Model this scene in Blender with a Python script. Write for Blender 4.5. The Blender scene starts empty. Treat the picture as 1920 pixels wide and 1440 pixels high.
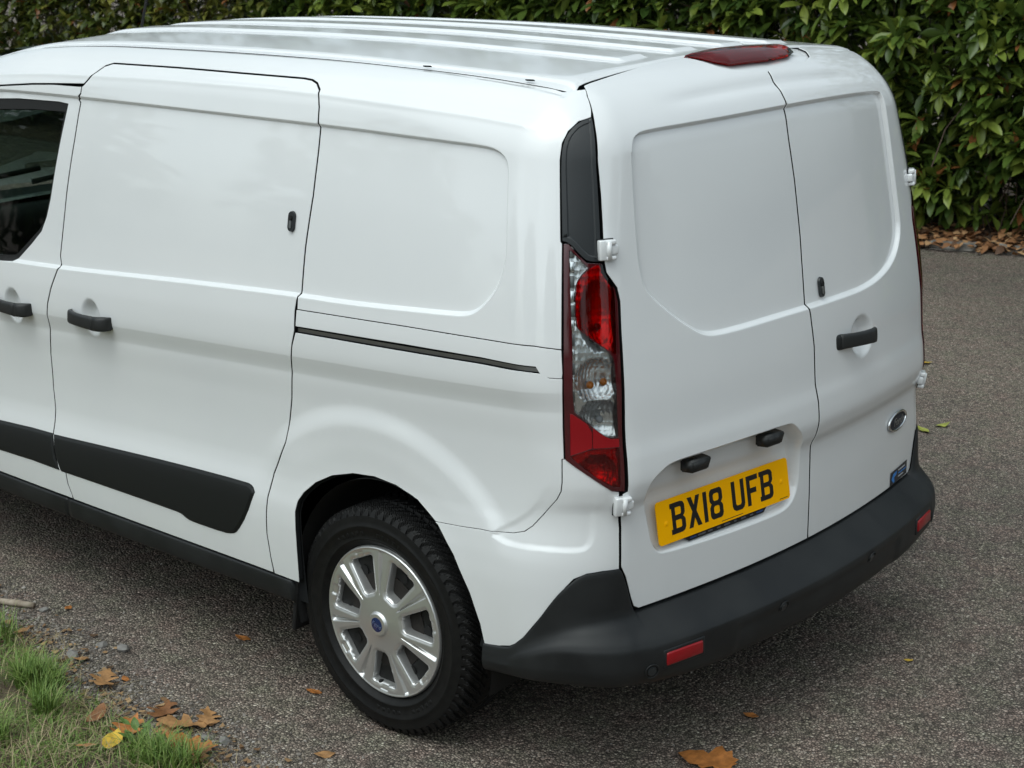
import bpy, bmesh, math, random
import numpy as np
from mathutils import Vector, Matrix, geometry
random.seed(7); RNG = np.random.default_rng(11)
scene = bpy.context.scene
col = scene.collection
# ---------------------------------------------------------------- camera
cam_d = bpy.data.cameras.new('camera'); cam = bpy.data.objects.new('camera', cam_d); col.objects.link(cam)
CAM = Vector((-3.0018, 3.7119, 2.1202))
_yaw, _pit, _rol = -0.84350, -0.27035, -0.01312
_f = Vector((math.cos(_yaw)*math.cos(_pit), math.sin(_yaw)*math.cos(_pit), math.sin(_pit)))
_r = _f.cross(Vector((0, 0, 1))).normalized(); _u = _r.cross(_f)
_r2 = _r*math.cos(_rol)+_u*math.sin(_rol); _u2 = _u*math.cos(_rol)-_r*math.sin(_rol)
cam.matrix_world = Matrix(((_r2.x, _u2.x, -_f.x, CAM.x), (_r2.y, _u2.y, -_f.y, CAM.y), (_r2.z, _u2.z, -_f.z, CAM.z), (0, 0, 0, 1)))
cam_d.sensor_width = 36; cam_d.lens = 3103.01535/1920*36; cam_d.clip_start = .05; cam_d.clip_end = 600
cam_d.dof.use_dof = True; cam_d.dof.focus_distance = 4.35; cam_d.dof.aperture_fstop = 10
scene.camera = cam
# ---------------------------------------------------------------- daylight under cloud
SUN_EL, SUN_AZ = math.radians(62), math.radians(94)      # azimuth measured from +x towards +y
w = bpy.data.worlds.new('World'); scene.world = w; w.use_nodes = True
nt = w.node_tree; nt.nodes.clear()
sky = nt.nodes.new('ShaderNodeTexSky'); sky.sky_type = 'NISHITA'; sky.sun_disc = False
sky.sun_elevation = SUN_EL; sky.sun_rotation = math.pi/2-SUN_AZ; sky.dust_density = 4; sky.air_density = 1.0; sky.ozone_density = 1
hs = nt.nodes.new('ShaderNodeHueSaturation'); hs.inputs['Saturation'].default_value = .30
bg = nt.nodes.new('ShaderNodeBackground'); bg.inputs['Strength'].default_value = .15
wo = nt.nodes.new('ShaderNodeOutputWorld')
nt.links.new(sky.outputs[0], hs.inputs['Color']); cast = nt.nodes.new('ShaderNodeMixRGB'); cast.blend_type = 'MULTIPLY'; cast.inputs[0].default_value = 1; cast.inputs[2].default_value = (.90, 1, 1.0, 1)      # cool cloud light
nt.links.new(hs.outputs[0], cast.inputs[1]); ct = nt.nodes.new('ShaderNodeTexCoord'); cn = nt.nodes.new('ShaderNodeTexNoise'); cn.inputs['Scale'].default_value = 2.6; cn.inputs['Detail'].default_value = 4; cn.inputs['Roughness'].default_value = .6
cr = nt.nodes.new('ShaderNodeMapRange'); cr.inputs['From Min'].default_value = .3; cr.inputs['From Max'].default_value = .7; cr.inputs['To Min'].default_value = .62; cr.inputs['To Max'].default_value = 1.38
cm = nt.nodes.new('ShaderNodeMixRGB'); cm.blend_type = 'MULTIPLY'; cm.inputs[0].default_value = 1                                                   # thicker and thinner cloud
nt.links.new(ct.outputs['Generated'], cn.inputs['Vector']); nt.links.new(cn.outputs[0], cr.inputs[0]); nt.links.new(cr.outputs[0], cm.inputs[2]); nt.links.new(cast.outputs[0], cm.inputs[1])
nt.links.new(cm.outputs[0], bg.inputs[0]); nt.links.new(bg.outputs[0], wo.inputs[0])
sun_d = bpy.data.lights.new('sun', 'SUN'); sun_d.energy = .8; sun_d.angle = math.radians(110); sun_d.color = (.96, 1, .99)
sun = bpy.data.objects.new('sun', sun_d); col.objects.link(sun)
sdir = Vector((math.cos(SUN_EL)*math.cos(SUN_AZ), math.cos(SUN_EL)*math.sin(SUN_AZ), math.sin(SUN_EL)))
sun.rotation_euler = sdir.to_track_quat('Z', 'Y').to_euler(); sun.location = sdir*20
scene.view_settings.view_transform = 'Standard'; scene.view_settings.look = 'None'
scene.view_settings.gamma = 1; scene.view_settings.use_curve_mapping = False; scene.view_settings.exposure = .20
scene.render.engine = 'CYCLES'
scene.cycles.max_bounces = 6; scene.cycles.diffuse_bounces = 3; scene.cycles.glossy_bounces = 3; scene.cycles.transmission_bounces = 3; scene.cycles.transparent_max_bounces = 8
scene.cycles.use_adaptive_sampling = True; scene.cycles.adaptive_threshold = .02; scene.cycles.caustics_reflective = False; scene.cycles.caustics_refractive = False
# ---------------------------------------------------------------- helpers
def tag(o, label=None, cat=None, group=None, kind=None):
    for k, v in (('label', label), ('category', cat), ('group', group), ('kind', kind)):
        if v: o[k] = v
    return o
def empty(name, loc=(0, 0, 0), rz=0, parent=None):
    o = bpy.data.objects.new(name, None); col.objects.link(o); o.location = loc; o.rotation_euler = (0, 0, rz); o.parent = parent
    o.empty_display_size = .1
    return o
def link(name, me, mat=None, parent=None):
    if mat is not None and not me.materials: me.materials.append(mat)
    o = bpy.data.objects.new(name, me); col.objects.link(o); o.parent = parent
    return o
def mesh(name, v, f, smooth=True, normals=None):
    me = bpy.data.meshes.new(name)
    v = np.asarray(v, np.float32)
    me.vertices.add(len(v)); me.vertices.foreach_set('co', v.ravel())
    fl = np.concatenate([np.asarray(q, np.int32) for q in f]) if not isinstance(f, np.ndarray) else f.astype(np.int32).ravel()
    if isinstance(f, np.ndarray): n = np.full(len(f), f.shape[1], np.int32)
    else: n = np.array([len(q) for q in f], np.int32)
    me.loops.add(len(fl)); me.loops.foreach_set('vertex_index', fl)
    me.polygons.add(len(n)); me.polygons.foreach_set('loop_start', np.concatenate([[0], np.cumsum(n)[:-1]]).astype(np.int32))
    me.update(calc_edges=True); me.validate()
    me.polygons.foreach_set('use_smooth', np.full(len(me.polygons), smooth))
    if normals is not None:
        me.normals_split_custom_set_from_vertices([tuple(x) for x in np.asarray(normals, float)])
    return me
def bm_mesh(name, bm, smooth=False):
    me = bpy.data.meshes.new(name); bmesh.ops.recalc_face_normals(bm, faces=bm.faces[:]); bm.to_mesh(me); bm.free()
    if smooth: me.polygons.foreach_set('use_smooth', np.full(len(me.polygons), True))
    return me
def grid_faces(nu, nv, wrap=False):
    i = np.arange(nu if wrap else nu-1)[:, None]; j = np.arange(nv-1)[None]
    a = i*nv+j; b = ((i+1) % nu)*nv+j
    return np.stack([a, b, b+1, a+1], -1).reshape(-1, 4)
def box(sx, sy, sz, bev=0, seg=2, name='box', c=(0, 0, 0)):
    bm = bmesh.new(); bmesh.ops.create_cube(bm, size=1)
    bmesh.ops.scale(bm, vec=(sx, sy, sz), verts=bm.verts); bmesh.ops.translate(bm, vec=c, verts=bm.verts)
    if bev: bmesh.ops.bevel(bm, geom=bm.edges[:], offset=bev, segments=seg, affect='EDGES', profile=.5)
    return bm_mesh(name, bm, bool(bev))
def tube(pts, radii, n=8, name='tube', cap=True):
    pts = [Vector(p) for p in pts]; V = []; F = []
    up = Vector((.13, .21, 1)).normalized()
    for i, p in enumerate(pts):
        d = (pts[min(i+1, len(pts)-1)]-pts[max(i-1, 0)]).normalized()
        a = d.cross(up).normalized(); b = d.cross(a)
        r = radii[i] if hasattr(radii, '__len__') else radii
        for k in range(n):
            t = 2*math.pi*k/n; V.append(p+a*math.cos(t)*r+b*math.sin(t)*r)
    for i in range(len(pts)-1):
        for k in range(n): F.append((i*n+k, i*n+(k+1) % n, (i+1)*n+(k+1) % n, (i+1)*n+k))
    if cap: F.append(tuple(range(n))[::-1]); F.append(tuple((len(pts)-1)*n+k for k in range(n)))
    return mesh(name, [tuple(v) for v in V], F)
def frame(P, N, up=(0, 0, 1)):
    """matrix whose +z is N, +y as near 'up' as can be"""
    N = Vector(N).normalized(); x = Vector(up).cross(N).normalized(); y = N.cross(x)
    return Matrix(((x.x, y.x, N.x, P[0]), (x.y, y.y, N.y, P[1]), (x.z, y.z, N.z, P[2]), (0, 0, 0, 1)))
# ---------------------------------------------------------------- materials
def mat(name, color=(.5, .5, .5), rough=.5, metal=0, coat=0, coat_r=.05, spec=.5, trans=0, ior=1.45, emit=None):
    m = bpy.data.materials.new(name); m.use_nodes = True
    b = m.node_tree.nodes['Principled BSDF']
    b.inputs['Base Color'].default_value = (*color, 1); b.inputs['Roughness'].default_value = rough
    b.inputs['Metallic'].default_value = metal; b.inputs['Coat Weight'].default_value = coat; b.inputs['Coat Roughness'].default_value = coat_r
    b.inputs['Specular IOR Level'].default_value = spec; b.inputs['Transmission Weight'].default_value = trans; b.inputs['IOR'].default_value = ior
    return m
def N(m, t, **kw):
    n = m.node_tree.nodes.new(t)
    for k, v in kw.items():
        if k in n.inputs.keys(): n.inputs[k].default_value = v
        else: setattr(n, k, v)
    return n
def L(m, a, b): m.node_tree.links.new(a, b)
def bsdf(m): return m.node_tree.nodes['Principled BSDF']
def noise(m, scale, detail=4, rough=.55, coord='Object', sc=(1, 1, 1)):
    tc = N(m, 'ShaderNodeTexCoord'); mp = N(m, 'ShaderNodeMapping'); mp.inputs['Scale'].default_value = sc
    n = N(m, 'ShaderNodeTexNoise'); n.inputs['Scale'].default_value = scale; n.inputs['Detail'].default_value = detail; n.inputs['Roughness'].default_value = rough
    L(m, tc.outputs[coord], mp.inputs[0]); L(m, mp.outputs[0], n.inputs['Vector']); return n
def ramp(m, src, stops):
    r = N(m, 'ShaderNodeValToRGB'); e = r.color_ramp.elements
    while len(e) > len(stops): e.remove(e[-1])
    while len(e) < len(stops): e.new(.5)
    for k, (p, c) in zip(e, stops):
        k.position = p; k.color = (*c, 1) if len(c) == 3 else c
    L(m, src, r.inputs[0]); return r
def bump(m, src, strength, dist, prev=None):
    b = N(m, 'ShaderNodeBump'); b.inputs['Strength'].default_value = strength; b.inputs['Distance'].default_value = dist
    L(m, src, b.inputs['Height'])
    if prev is not None: L(m, prev.outputs[0], b.inputs['Normal'])
    return b
# white paint: faint dirt film and orange peel
M = {}
def paint(nm, coat_r, film):
    m = mat(nm, (.8, .815, .82), .34, coat=1, coat_r=coat_r)
    n = noise(m, 2.3, 3); r = ramp(m, n.outputs[0], [(.35, (.765, .78, .788)), (.7, (.79, .803, .808))])
    # road film: a stained skirt with a ragged edge, thickest by the sill
    g = N(m, 'ShaderNodeNewGeometry'); sx = N(m, 'ShaderNodeSeparateXYZ'); L(m, g.outputs['Position'], sx.inputs[0])
    n2 = noise(m, 5, 4, .65, sc=(1, 1, .35)); ad = N(m, 'ShaderNodeMath', operation='MULTIPLY_ADD'); ad.inputs[1].default_value = .35; L(m, n2.outputs[0], ad.inputs[0]); L(m, sx.outputs[2], ad.inputs[2])
    fr = ramp(m, ad.outputs[0], [(.46, (film,)*3), (.70, (film*.25,)*3), (1, (0, 0, 0))]); mx = N(m, 'ShaderNodeMixRGB'); L(m, fr.outputs[0], mx.inputs[0]); L(m, r.outputs[0], mx.inputs[1]); mx.inputs[2].default_value = (.42, .40, .37, 1)
    L(m, mx.outputs[0], bsdf(m).inputs['Base Color'])
    n3 = noise(m, 3.5, 2); b = bump(m, n3.outputs[0], .35, .0014); L(m, b.outputs[0], bsdf(m).inputs['Coat Normal']); bsdf(m).inputs['Coat IOR'].default_value = 1.62      # slight panel ripple
    return m
M['paint'] = paint('white_paint', .03, .22); M['roof_paint'] = paint('dusty_white_roof_paint', .09, 0)
m = M['trim'] = mat('black_grained_plastic', (.018, .02, .021), .52)
n2 = noise(m, 6, 4); r = ramp(m, n2.outputs[0], [(.35, (.007, .008, .0088)), (.75, (.017, .0185, .019))]); L(m, r.outputs[0], bsdf(m).inputs['Base Color'])
r2 = ramp(m, n2.outputs[0], [(.3, (.45,)*3), (.8, (.62,)*3)]); L(m, r2.outputs[0], bsdf(m).inputs['Roughness'])
M['moulding'] = mat('black_moulding_plastic', (.011, .012, .012), .5, spec=.3)
M['pillar'] = mat('black_pillar_plastic', (.022, .025, .027), .34)
M['rubber'] = mat('black_rubber', (.006, .006, .006), .75)
M['gap'] = mat('gap_shade_and_dark_parts', (.012, .013, .014), .9, spec=.2)  # stands for shade inside shut lines, and serves plain dark parts
M['handle'] = mat('black_handle_plastic', (.016, .017, .017), .45)
M['steel'] = mat('zinc_steel', (.35, .36, .36), .35, 1)
M['silver'] = mat('silver_wheel_paint', (.68, .68, .67), .30, .78, coat=.4)
M['brake'] = mat('brown_brake_drum', (.016, .013, .011), .8)
M['dark_steel'] = mat('black_steel_wheel', (.006, .006, .006), .6)
m = M['tyre'] = mat('tyre_rubber', (.012, .0118, .0115), .55, spec=.3)
n = noise(m, 40, 5); r = ramp(m, n.outputs[0], [(.35, (.004, .004, .004)), (.75, (.009, .0088, .0085))]); L(m, r.outputs[0], bsdf(m).inputs['Base Color'])
M['yellow'] = mat('yellow_plate_acrylic', (1.0, .47, .0), .4, spec=.1)
M['ink'] = mat('black_plate_ink', (.006, .006, .006), .4)
M['blue'] = mat('blue_badge', (.008, .02, .09), .2, coat=1)
M['navy'] = mat('navy_sticker', (.012, .016, .022), .3)
M['skyblue'] = mat('blue_print', (.03, .2, .55), .4)
M['whiteprint'] = mat('pale_print', (.5, .52, .55), .4); M['dimprint'] = mat('dim_grey_print', (.10, .10, .11), .4); M['dimblue'] = mat('dim_blue_print', (.02, .05, .16), .4)
M['chrome'] = mat('chrome', (.75, .76, .77), .08, 1)
M['badgeface'] = mat('dark_badge_face', (.010, .014, .024), .35, spec=.3)
m = M['reflector_silver'] = mat('silver_reflector', (.86, .87, .87), .12, 1)
M['housing'] = mat('grey_lamp_housing', (.25, .255, .25), .3, .6)
M['amber'] = mat('amber_bulb', (.75, .22, .02), .2)
M['red_deep'] = mat('dark_red_border', (.06, .003, .006), .12, coat=1)
M['redref'] = mat('red_reflector', (.26, .003, .007), .3, coat=.15)
def lens(name, color, ior=1.5, weave=None):
    m = bpy.data.materials.new(name); m.use_nodes = True; t = m.node_tree; t.nodes.clear()
    o = t.nodes.new('ShaderNodeOutputMaterial'); mx = t.nodes.new('ShaderNodeMixShader'); tr = t.nodes.new('ShaderNodeBsdfTransparent'); gl = t.nodes.new('ShaderNodeBsdfGlossy'); fr = t.nodes.new('ShaderNodeFresnel')
    tr.inputs[0].default_value = (*color, 1); gl.inputs['Roughness'].default_value = .02; gl.inputs[0].default_value = (1, 1, 1, 1); fr.inputs[0].default_value = ior
    t.links.new(fr.outputs[0], mx.inputs[0]); t.links.new(tr.outputs[0], mx.inputs[1]); t.links.new(gl.outputs[0], mx.inputs[2]); t.links.new(mx.outputs[0], o.inputs[0])
    return m
M['lens_red'] = lens('red_lens', (.72, .012, .02)); M['lens_clear'] = lens('clear_lens', (.9, .92, .92)); M['glass'] = lens('tinted_window_glass', (.34, .42, .38))
M['lens_dark'] = lens('dark_red_lens', (.35, .004, .01))
M['interior'] = mat('dark_cab_trim', (.02, .021, .022), .8)

# lines of the body, read off in chart coordinates (metres)
TR = {
    'side_recess': [[2.35, 1.6], [1.9, 1.635], [1.6, 1.644], [0.1572, 1.6288], [-0.0381, 1.6234], [-0.2196, 1.6197], [-0.3439, 1.6164], [-0.3781, 1.6084], [-0.4035, 1.5918], [-0.4142, 1.5673], [-0.4285, 1.4669], [-0.443, 1.3698], [-0.4381, 1.3481], [-0.4345, 1.3153], [-0.4162, 1.2793], [-0.3869, 1.2465], [-0.3621, 1.2279], [-0.3291, 1.2184], [-0.2829, 1.2147], [-0.103, 1.2033], [0.0916, 1.1914], [0.2572, 1.187], [0.758, 1.1606], [1.3611, 1.1223], [1.8, 1.105], [2.35, 1.075]],
    'rear_recess': [[-1.2068, 1.65], [-0.998, 1.6502], [-0.8417, 1.6533], [-0.8087, 1.6499], [-0.7858, 1.6347], [-0.7749, 1.5981], [-0.7638, 1.4982], [-0.756, 1.374], [-0.7595, 1.3104], [-0.7666, 1.284], [-0.7925, 1.2522], [-0.8552, 1.2001], [-0.914, 1.1606], [-0.9443, 1.1463], [-0.9884, 1.1387], [-1.1025, 1.1379], [-1.2386, 1.1403], [-1.5586, 1.1367], [-1.6869, 1.136], [-1.796, 1.1467], [-1.8879, 1.1717], [-1.9427, 1.2054], [-1.9781, 1.2535], [-1.9777, 1.3151], [-1.9663, 1.4389], [-1.9569, 1.5684], [-1.9527, 1.6385], [-1.9448, 1.6546], [-1.9088, 1.6594], [-1.597, 1.6553]],
    'plate_recess': [[-0.7302, 0.7756], [-0.7364, 0.8178], [-0.7638, 0.8432], [-0.7947, 0.8526], [-0.8648, 0.8548], [-1.0653, 0.856], [-1.2476, 0.8534], [-1.2717, 0.8451], [-1.3053, 0.815], [-1.3308, 0.7802], [-1.3334, 0.6722], [-1.3162, 0.6315], [-1.2863, 0.6093], [-1.2296, 0.602], [-0.7995, 0.6146], [-0.7668, 0.6231], [-0.7529, 0.6485], [-0.7453, 0.6995]],
    'corner_scoop': [[-0.4185, 0.6777], [-0.4536, 0.6645], [-0.4727, 0.6622], [-0.5384, 0.6673], [-0.5998, 0.6653], [-0.6158, 0.6723], [-0.6247, 0.6924], [-0.6271, 0.721], [-0.6253, 0.8469], [-0.6047, 0.8866], [-0.5477, 0.8422], [-0.5145, 0.7539]],
    'shoulder': [[1.781, 1.6931], [1.5041, 1.7039], [1.2501, 1.7078], [0.9395, 1.7118], [0.6984, 1.712], [0.473, 1.7125], [0.2599, 1.7089], [0.0583, 1.7017], [-0.1296, 1.6946], [-0.3002, 1.6905], [-0.4302, 1.6837]],
    'front_gap': [[1.311, 1.6745], [1.3118, 1.652], [1.3324, 1.6331], [1.3226, 1.6248], [1.3336, 1.5128], [1.3586, 1.3512], [1.3727, 1.2203], [1.3798, 1.1542], [1.37, 1.1235], [1.3782, 1.1136], [1.4118, 1.0531], [1.4337, 1.003], [1.4439, 0.9638], [1.4496, 0.9268], [1.4721, 0.8297], [1.4786, 0.7155], [1.4727, 0.6463], [1.473, 0.5949], [1.4754, 0.5605], [1.4593, 0.5065], [1.4351, 0.458], [1.4059, 0.4534], [1.4008, 0.4165], [1.3777, 0.3689]],
    'front_top': [[1.7599, 1.6542], [1.5778, 1.6681], [1.4612, 1.6736], [1.311, 1.6745]],
    'slide_top': [[1.3012, 1.6797], [1.268, 1.7093], [1.2341, 1.7441], [1.2009, 1.7552], [0.8931, 1.7557], [0.6148, 1.7534], [0.3524, 1.7526], [0.319, 1.7498], [0.2941, 1.7412], [0.2692, 1.7208], [0.2515, 1.6757], [0.2469, 1.6314]],
    'slide_rear': [[0.2469, 1.6314], [0.2473, 1.6239], [0.2441, 1.559], [0.2435, 1.4448], [0.255, 1.3154], [0.2561, 1.2875], [0.2582, 1.1908], [0.2628, 1.1817], [0.2686, 1.1431], [0.269, 1.0902], [0.2809, 1.0492], [0.2854, 1.0249], [0.2983, 0.9808], [0.3141, 0.8911], [0.3306, 0.8225], [0.3421, 0.7624], [0.3934, 0.6639], [0.4112, 0.5955], [0.4166, 0.5482], [0.4187, 0.4844], [0.4094, 0.4176], [0.4008, 0.3712]],
    'window_seal': [[1.7696, 1.6114], [1.6614, 1.6182], [1.4383, 1.6211], [1.3861, 1.6172], [1.3871, 1.6065], [1.3926, 1.5737], [1.4443, 1.3236], [1.4615, 1.2679], [1.4881, 1.219], [1.5397, 1.1751], [1.611, 1.1214], [1.6357, 1.1094], [1.7073, 1.1028]],
    'window_glass': [[1.7631, 1.575], [1.5797, 1.5867], [1.4041, 1.5896], [1.4233, 1.4583], [1.4531, 1.3228], [1.4782, 1.2497], [1.5064, 1.2203], [1.621, 1.1354], [1.6395, 1.1264], [1.7253, 1.1161]],
    'rail_cover': [[0.2625, 1.1468], [0.0682, 1.1535], [-0.1441, 1.1612], [-0.3897, 1.1664], [-0.5203, 1.1684], [-0.57, 1.1622], [-0.5721, 1.1085], [-0.5712, 1.0972], [-0.5501, 1.0978], [-0.5379, 1.1007], [-0.5331, 1.1067], [-0.5253, 1.1224], [-0.3919, 1.124], [-0.1464, 1.1186], [0.066, 1.1109], [0.2646, 1.1038]],
    'rail_slot': [[0.2646, 1.1038], [0.066, 1.1109], [-0.1464, 1.1186], [-0.3919, 1.124], [-0.5253, 1.1224], [-0.5331, 1.108], [-0.3922, 1.1083], [-0.1466, 1.101], [0.066, 1.0941], [0.2669, 1.0876]],
    'arch': [[0.2916, 0.4999], [0.2932, 0.5767], [0.285, 0.6083], [0.2635, 0.6367], [0.2196, 0.6729], [0.1556, 0.706], [0.0724, 0.7295], [-0.0088, 0.738], [-0.0876, 0.7318], [-0.1652, 0.7104], [-0.243, 0.6634], [-0.3008, 0.5986], [-0.353, 0.5116], [-0.385, 0.4331], [-0.3968, 0.3837]],
    'corner_gap': [[-0.2335, 0.6682], [-0.3169, 0.6751], [-0.3872, 0.6827], [-0.4415, 0.6848], [-0.4711, 0.6891], [-0.496, 0.6996], [-0.5132, 0.7168], [-0.5351, 0.7493], [-0.5619, 0.793], [-0.57, 0.8151], [-0.5721, 0.8386], [-0.5722, 0.8956]],
    'pillar_trim': [[-0.671, 1.7227], [-0.6183, 1.7118], [-0.5811, 1.6805], [-0.5639, 1.6441], [-0.5599, 1.5959], [-0.5645, 1.4978], [-0.5678, 1.4114], [-0.5839, 1.4065], [-0.6054, 1.3794], [-0.6221, 1.3628], [-0.654, 1.3606], [-0.6548, 1.4105], [-0.6573, 1.5073], [-0.6583, 1.5937], [-0.6683, 1.6958]],
    'tail_light': [[-0.5713, 1.4066], [-0.5839, 1.4053], [-0.6054, 1.3782], [-0.6221, 1.3616], [-0.6551, 1.358], [-0.6572, 1.3346], [-0.6797, 1.2976], [-0.6849, 1.2659], [-0.682, 1.1981], [-0.6784, 0.9701], [-0.6797, 0.8117], [-0.6556, 0.816], [-0.6136, 0.859], [-0.576, 0.8959], [-0.5743, 0.9775], [-0.5732, 1.2321]],
    'door_left_edge': [[-0.724, 1.83], [-0.697, 1.8004], [-0.6832, 1.75], [-0.6721, 1.6955], [-0.6614, 1.5936], [-0.6615, 1.5071], [-0.6586, 1.4102], [-0.6577, 1.3603], [-0.6609, 1.3342], [-0.6836, 1.2971], [-0.6888, 1.2653], [-0.6857, 1.1974], [-0.6816, 0.9695], [-0.6828, 0.8111], [-0.6733, 0.8059], [-0.677, 0.7132], [-0.6755, 0.6133], [-0.6861, 0.5835], [-0.6978, 0.5275], [-0.7057, 0.4992], [-0.719, 0.4886]],
    'corner_rear': [[-0.6556, 0.816], [-0.669, 0.811], [-0.6748, 0.7137], [-0.6732, 0.6139]],
    'bumper_top': [[-0.3968, 0.3837], [-0.4429, 0.3903], [-0.469, 0.3992], [-0.4845, 0.4121], [-0.4983, 0.4311], [-0.5393, 0.5073], [-0.5765, 0.5774], [-0.5902, 0.5979], [-0.6133, 0.6102], [-0.642, 0.613], [-0.6732, 0.6111]],
    'split': [[-1.4487, 1.7545], [-1.4373, 1.7199], [-1.3974, 1.6776], [-1.3854, 1.654], [-1.3952, 1.574], [-1.3949, 1.464], [-1.3945, 1.325], [-1.3813, 1.1445], [-1.3851, 1.1173], [-1.3908, 1.0307], [-1.3866, 0.9304], [-1.3913, 0.8791], [-1.3913, 0.8277], [-1.3914, 0.7886], [-1.3865, 0.7573], [-1.3902, 0.718], [-1.3896, 0.5964], [-1.3859, 0.4859]],
    'door_top': [[-0.8067, 1.8471], [-0.8975, 1.8511], [-0.9874, 1.8563], [-1.0797, 1.8604], [-1.1729, 1.8562]],
    'brake_cut': [[-1.1729, 1.8562], [-1.1937, 1.829], [-1.2103, 1.8076], [-1.2331, 1.7864], [-1.265, 1.7748], [-1.3175, 1.7637], [-1.4346, 1.7576], [-1.5528, 1.7656], [-1.6183, 1.7759], [-1.6725, 1.7966], [-1.696, 1.8228], [-1.6902, 1.8455]],
    'brake_lens': [[-1.1781, 1.8598], [-1.3104, 1.8756], [-1.4784, 1.8717], [-1.5939, 1.8622], [-1.6237, 1.8389], [-1.6095, 1.8092], [-1.556, 1.7905], [-1.4399, 1.7802], [-1.2705, 1.7827], [-1.2286, 1.804], [-1.2008, 1.834]],
    'lens_red_up': [[-0.6259, 1.3471], [-0.6411, 1.3562], [-0.6549, 1.3546], [-0.658, 1.3345], [-0.674, 1.3061], [-0.6776, 1.2811], [-0.6728, 1.179], [-0.6714, 1.1432], [-0.6572, 1.1567], [-0.6299, 1.1832], [-0.6041, 1.2094], [-0.5975, 1.2221], [-0.5968, 1.3056], [-0.6057, 1.3289]],
    'lens_clear': [[-0.5843, 1.3898], [-0.5892, 1.3888], [-0.6223, 1.35], [-0.6034, 1.3299], [-0.5946, 1.3057], [-0.595, 1.2213], [-0.6027, 1.2073], [-0.6284, 1.1807], [-0.6559, 1.1533], [-0.6654, 1.137], [-0.6672, 1.1077], [-0.6693, 0.9476], [-0.6564, 0.9477], [-0.646, 0.9527], [-0.6021, 1.0027], [-0.5904, 1.017], [-0.5902, 1.187], [-0.5876, 1.2533], [-0.5847, 1.3628]],
    'lens_red_left': [[-0.5857, 1.0098], [-0.5904, 1.0084], [-0.6229, 0.9755], [-0.6227, 0.9255], [-0.5862, 0.9079]],
    'lens_red_right': [[-0.6249, 0.9735], [-0.6511, 0.9446], [-0.671, 0.9426], [-0.6708, 0.924], [-0.6247, 0.9249]],
    'lens_red_low': [[-0.5861, 0.9051], [-0.6236, 0.9226], [-0.6707, 0.9213], [-0.6695, 0.8267], [-0.6563, 0.8278], [-0.6229, 0.861]],
    'trim_slide': [[1.4671, 0.5655], [1.1808, 0.5822], [0.8332, 0.6009], [0.5026, 0.6131], [0.4802, 0.6073], [0.4708, 0.5944], [0.5051, 0.5196], [0.5508, 0.4603], [0.5736, 0.4483], [0.6128, 0.4422], [0.7481, 0.4415], [0.7804, 0.444], [0.8093, 0.4558], [0.8474, 0.4571], [1.1824, 0.4576], [1.4295, 0.4555], [1.4534, 0.5042]],
    'trim_front': [[1.793, 0.5508], [1.5983, 0.5629], [1.4766, 0.5671], [1.4625, 0.5041], [1.4413, 0.4566], [1.5983, 0.4579], [1.7936, 0.4524]],
}
# ---------------------------------------------------------------- van body: one analytic skin
def pchip(xs, ys):
    xs = np.array(xs, float); ys = np.array(ys, float)
    h = np.diff(xs); d = np.diff(ys)/h; m = np.zeros_like(ys)
    m[0], m[-1] = d[0], d[-1]
    for i in range(1, len(xs)-1):
        if d[i-1]*d[i] > 0:
            w1 = 2*h[i]+h[i-1]; w2 = h[i]+2*h[i-1]
            m[i] = (w1+w2)/(w1/d[i-1]+w2/d[i])
    def f(x):
        x = np.asarray(x, float); k = np.clip(np.searchsorted(xs, x)-1, 0, len(h)-1)
        t = (x-xs[k])/h[k]; e = np.clip(t, 0, 1); hk = h[k]
        v = (2*e**3-3*e**2+1)*ys[k]+(e**3-2*e**2+e)*hk*m[k]+(-2*e**3+3*e**2)*ys[k+1]+(e**3-e**2)*hk*m[k+1]
        return v+np.where(t < 0, t*hk*m[0], 0)+np.where(t > 1, (t-1)*hk*m[-1], 0)
    return f
SIDE = pchip([.12,.20,.28,.40,.52,.57,.59,.63,.675,.71,.79,.88,.955,.968,.974,1.013,1.019,1.04,1.10,1.17,1.40,1.60,1.66,1.90],
             [.86,.888,.902,.909,.911,.909,.907,.899,.889,.8845,.882,.8845,.8902,.8908,.8918,.9018,.9032,.9042,.902,.894,.858,.814,.800,.735])
REAR = pchip([.40,.60,.72,.755,.79,.83,.88,.93,1.03,1.12,1.325,1.464,1.574,1.66,1.724,1.9],
             [.772,.772,.770,.772,.785,.793,.789,.780,.770,.758,.725,.703,.684,.667,.652,.605])
ROOF = pchip([-1.0,-.7,-.5,-.3,0,.4,.8,1.2,1.6,2.0,2.35],
             [1.755,1.781,1.795,1.803,1.814,1.825,1.828,1.826,1.812,1.752,1.655])
SHEAR = pchip([.2,.35,.55,1.2,1.58,1.9],[0,0,.048,.048,0,0])
XR, YC, ZC, RHO = -.45, .62, 1.58, .20
S1 = XR-math.pi/2*RHO; S2 = S1-2*YC
def smooth(e0, e1, x):
    t = np.clip((x-e0)/(e1-e0), 0, 1); return t*t*(3-2*t)
def rmax(a, b, r):
    A = np.maximum(a+r, 0); B = np.maximum(b+r, 0)
    return np.sqrt(A*A+B*B)-r+np.minimum(np.maximum(a+r, b+r), 0)
def skin(p):
    x, y, z = p[..., 0], np.abs(p[..., 1]), p[..., 2]
    zz = z+SHEAR(z)*(np.clip(x, -.6, 3)-.3)
    fs = y-(SIDE(zz)-.06*np.maximum(0, -x)**2-.012*np.maximum(0, x-1.1)**2)
    fr = -x-(REAR(z)-.135*y*y)
    ft = z-(ROOF(x)-.075*y*y)
    return rmax(rmax(fs*.98, fr*.97, .16), ft, .105+.055*smooth(0, -.6, x))
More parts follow.
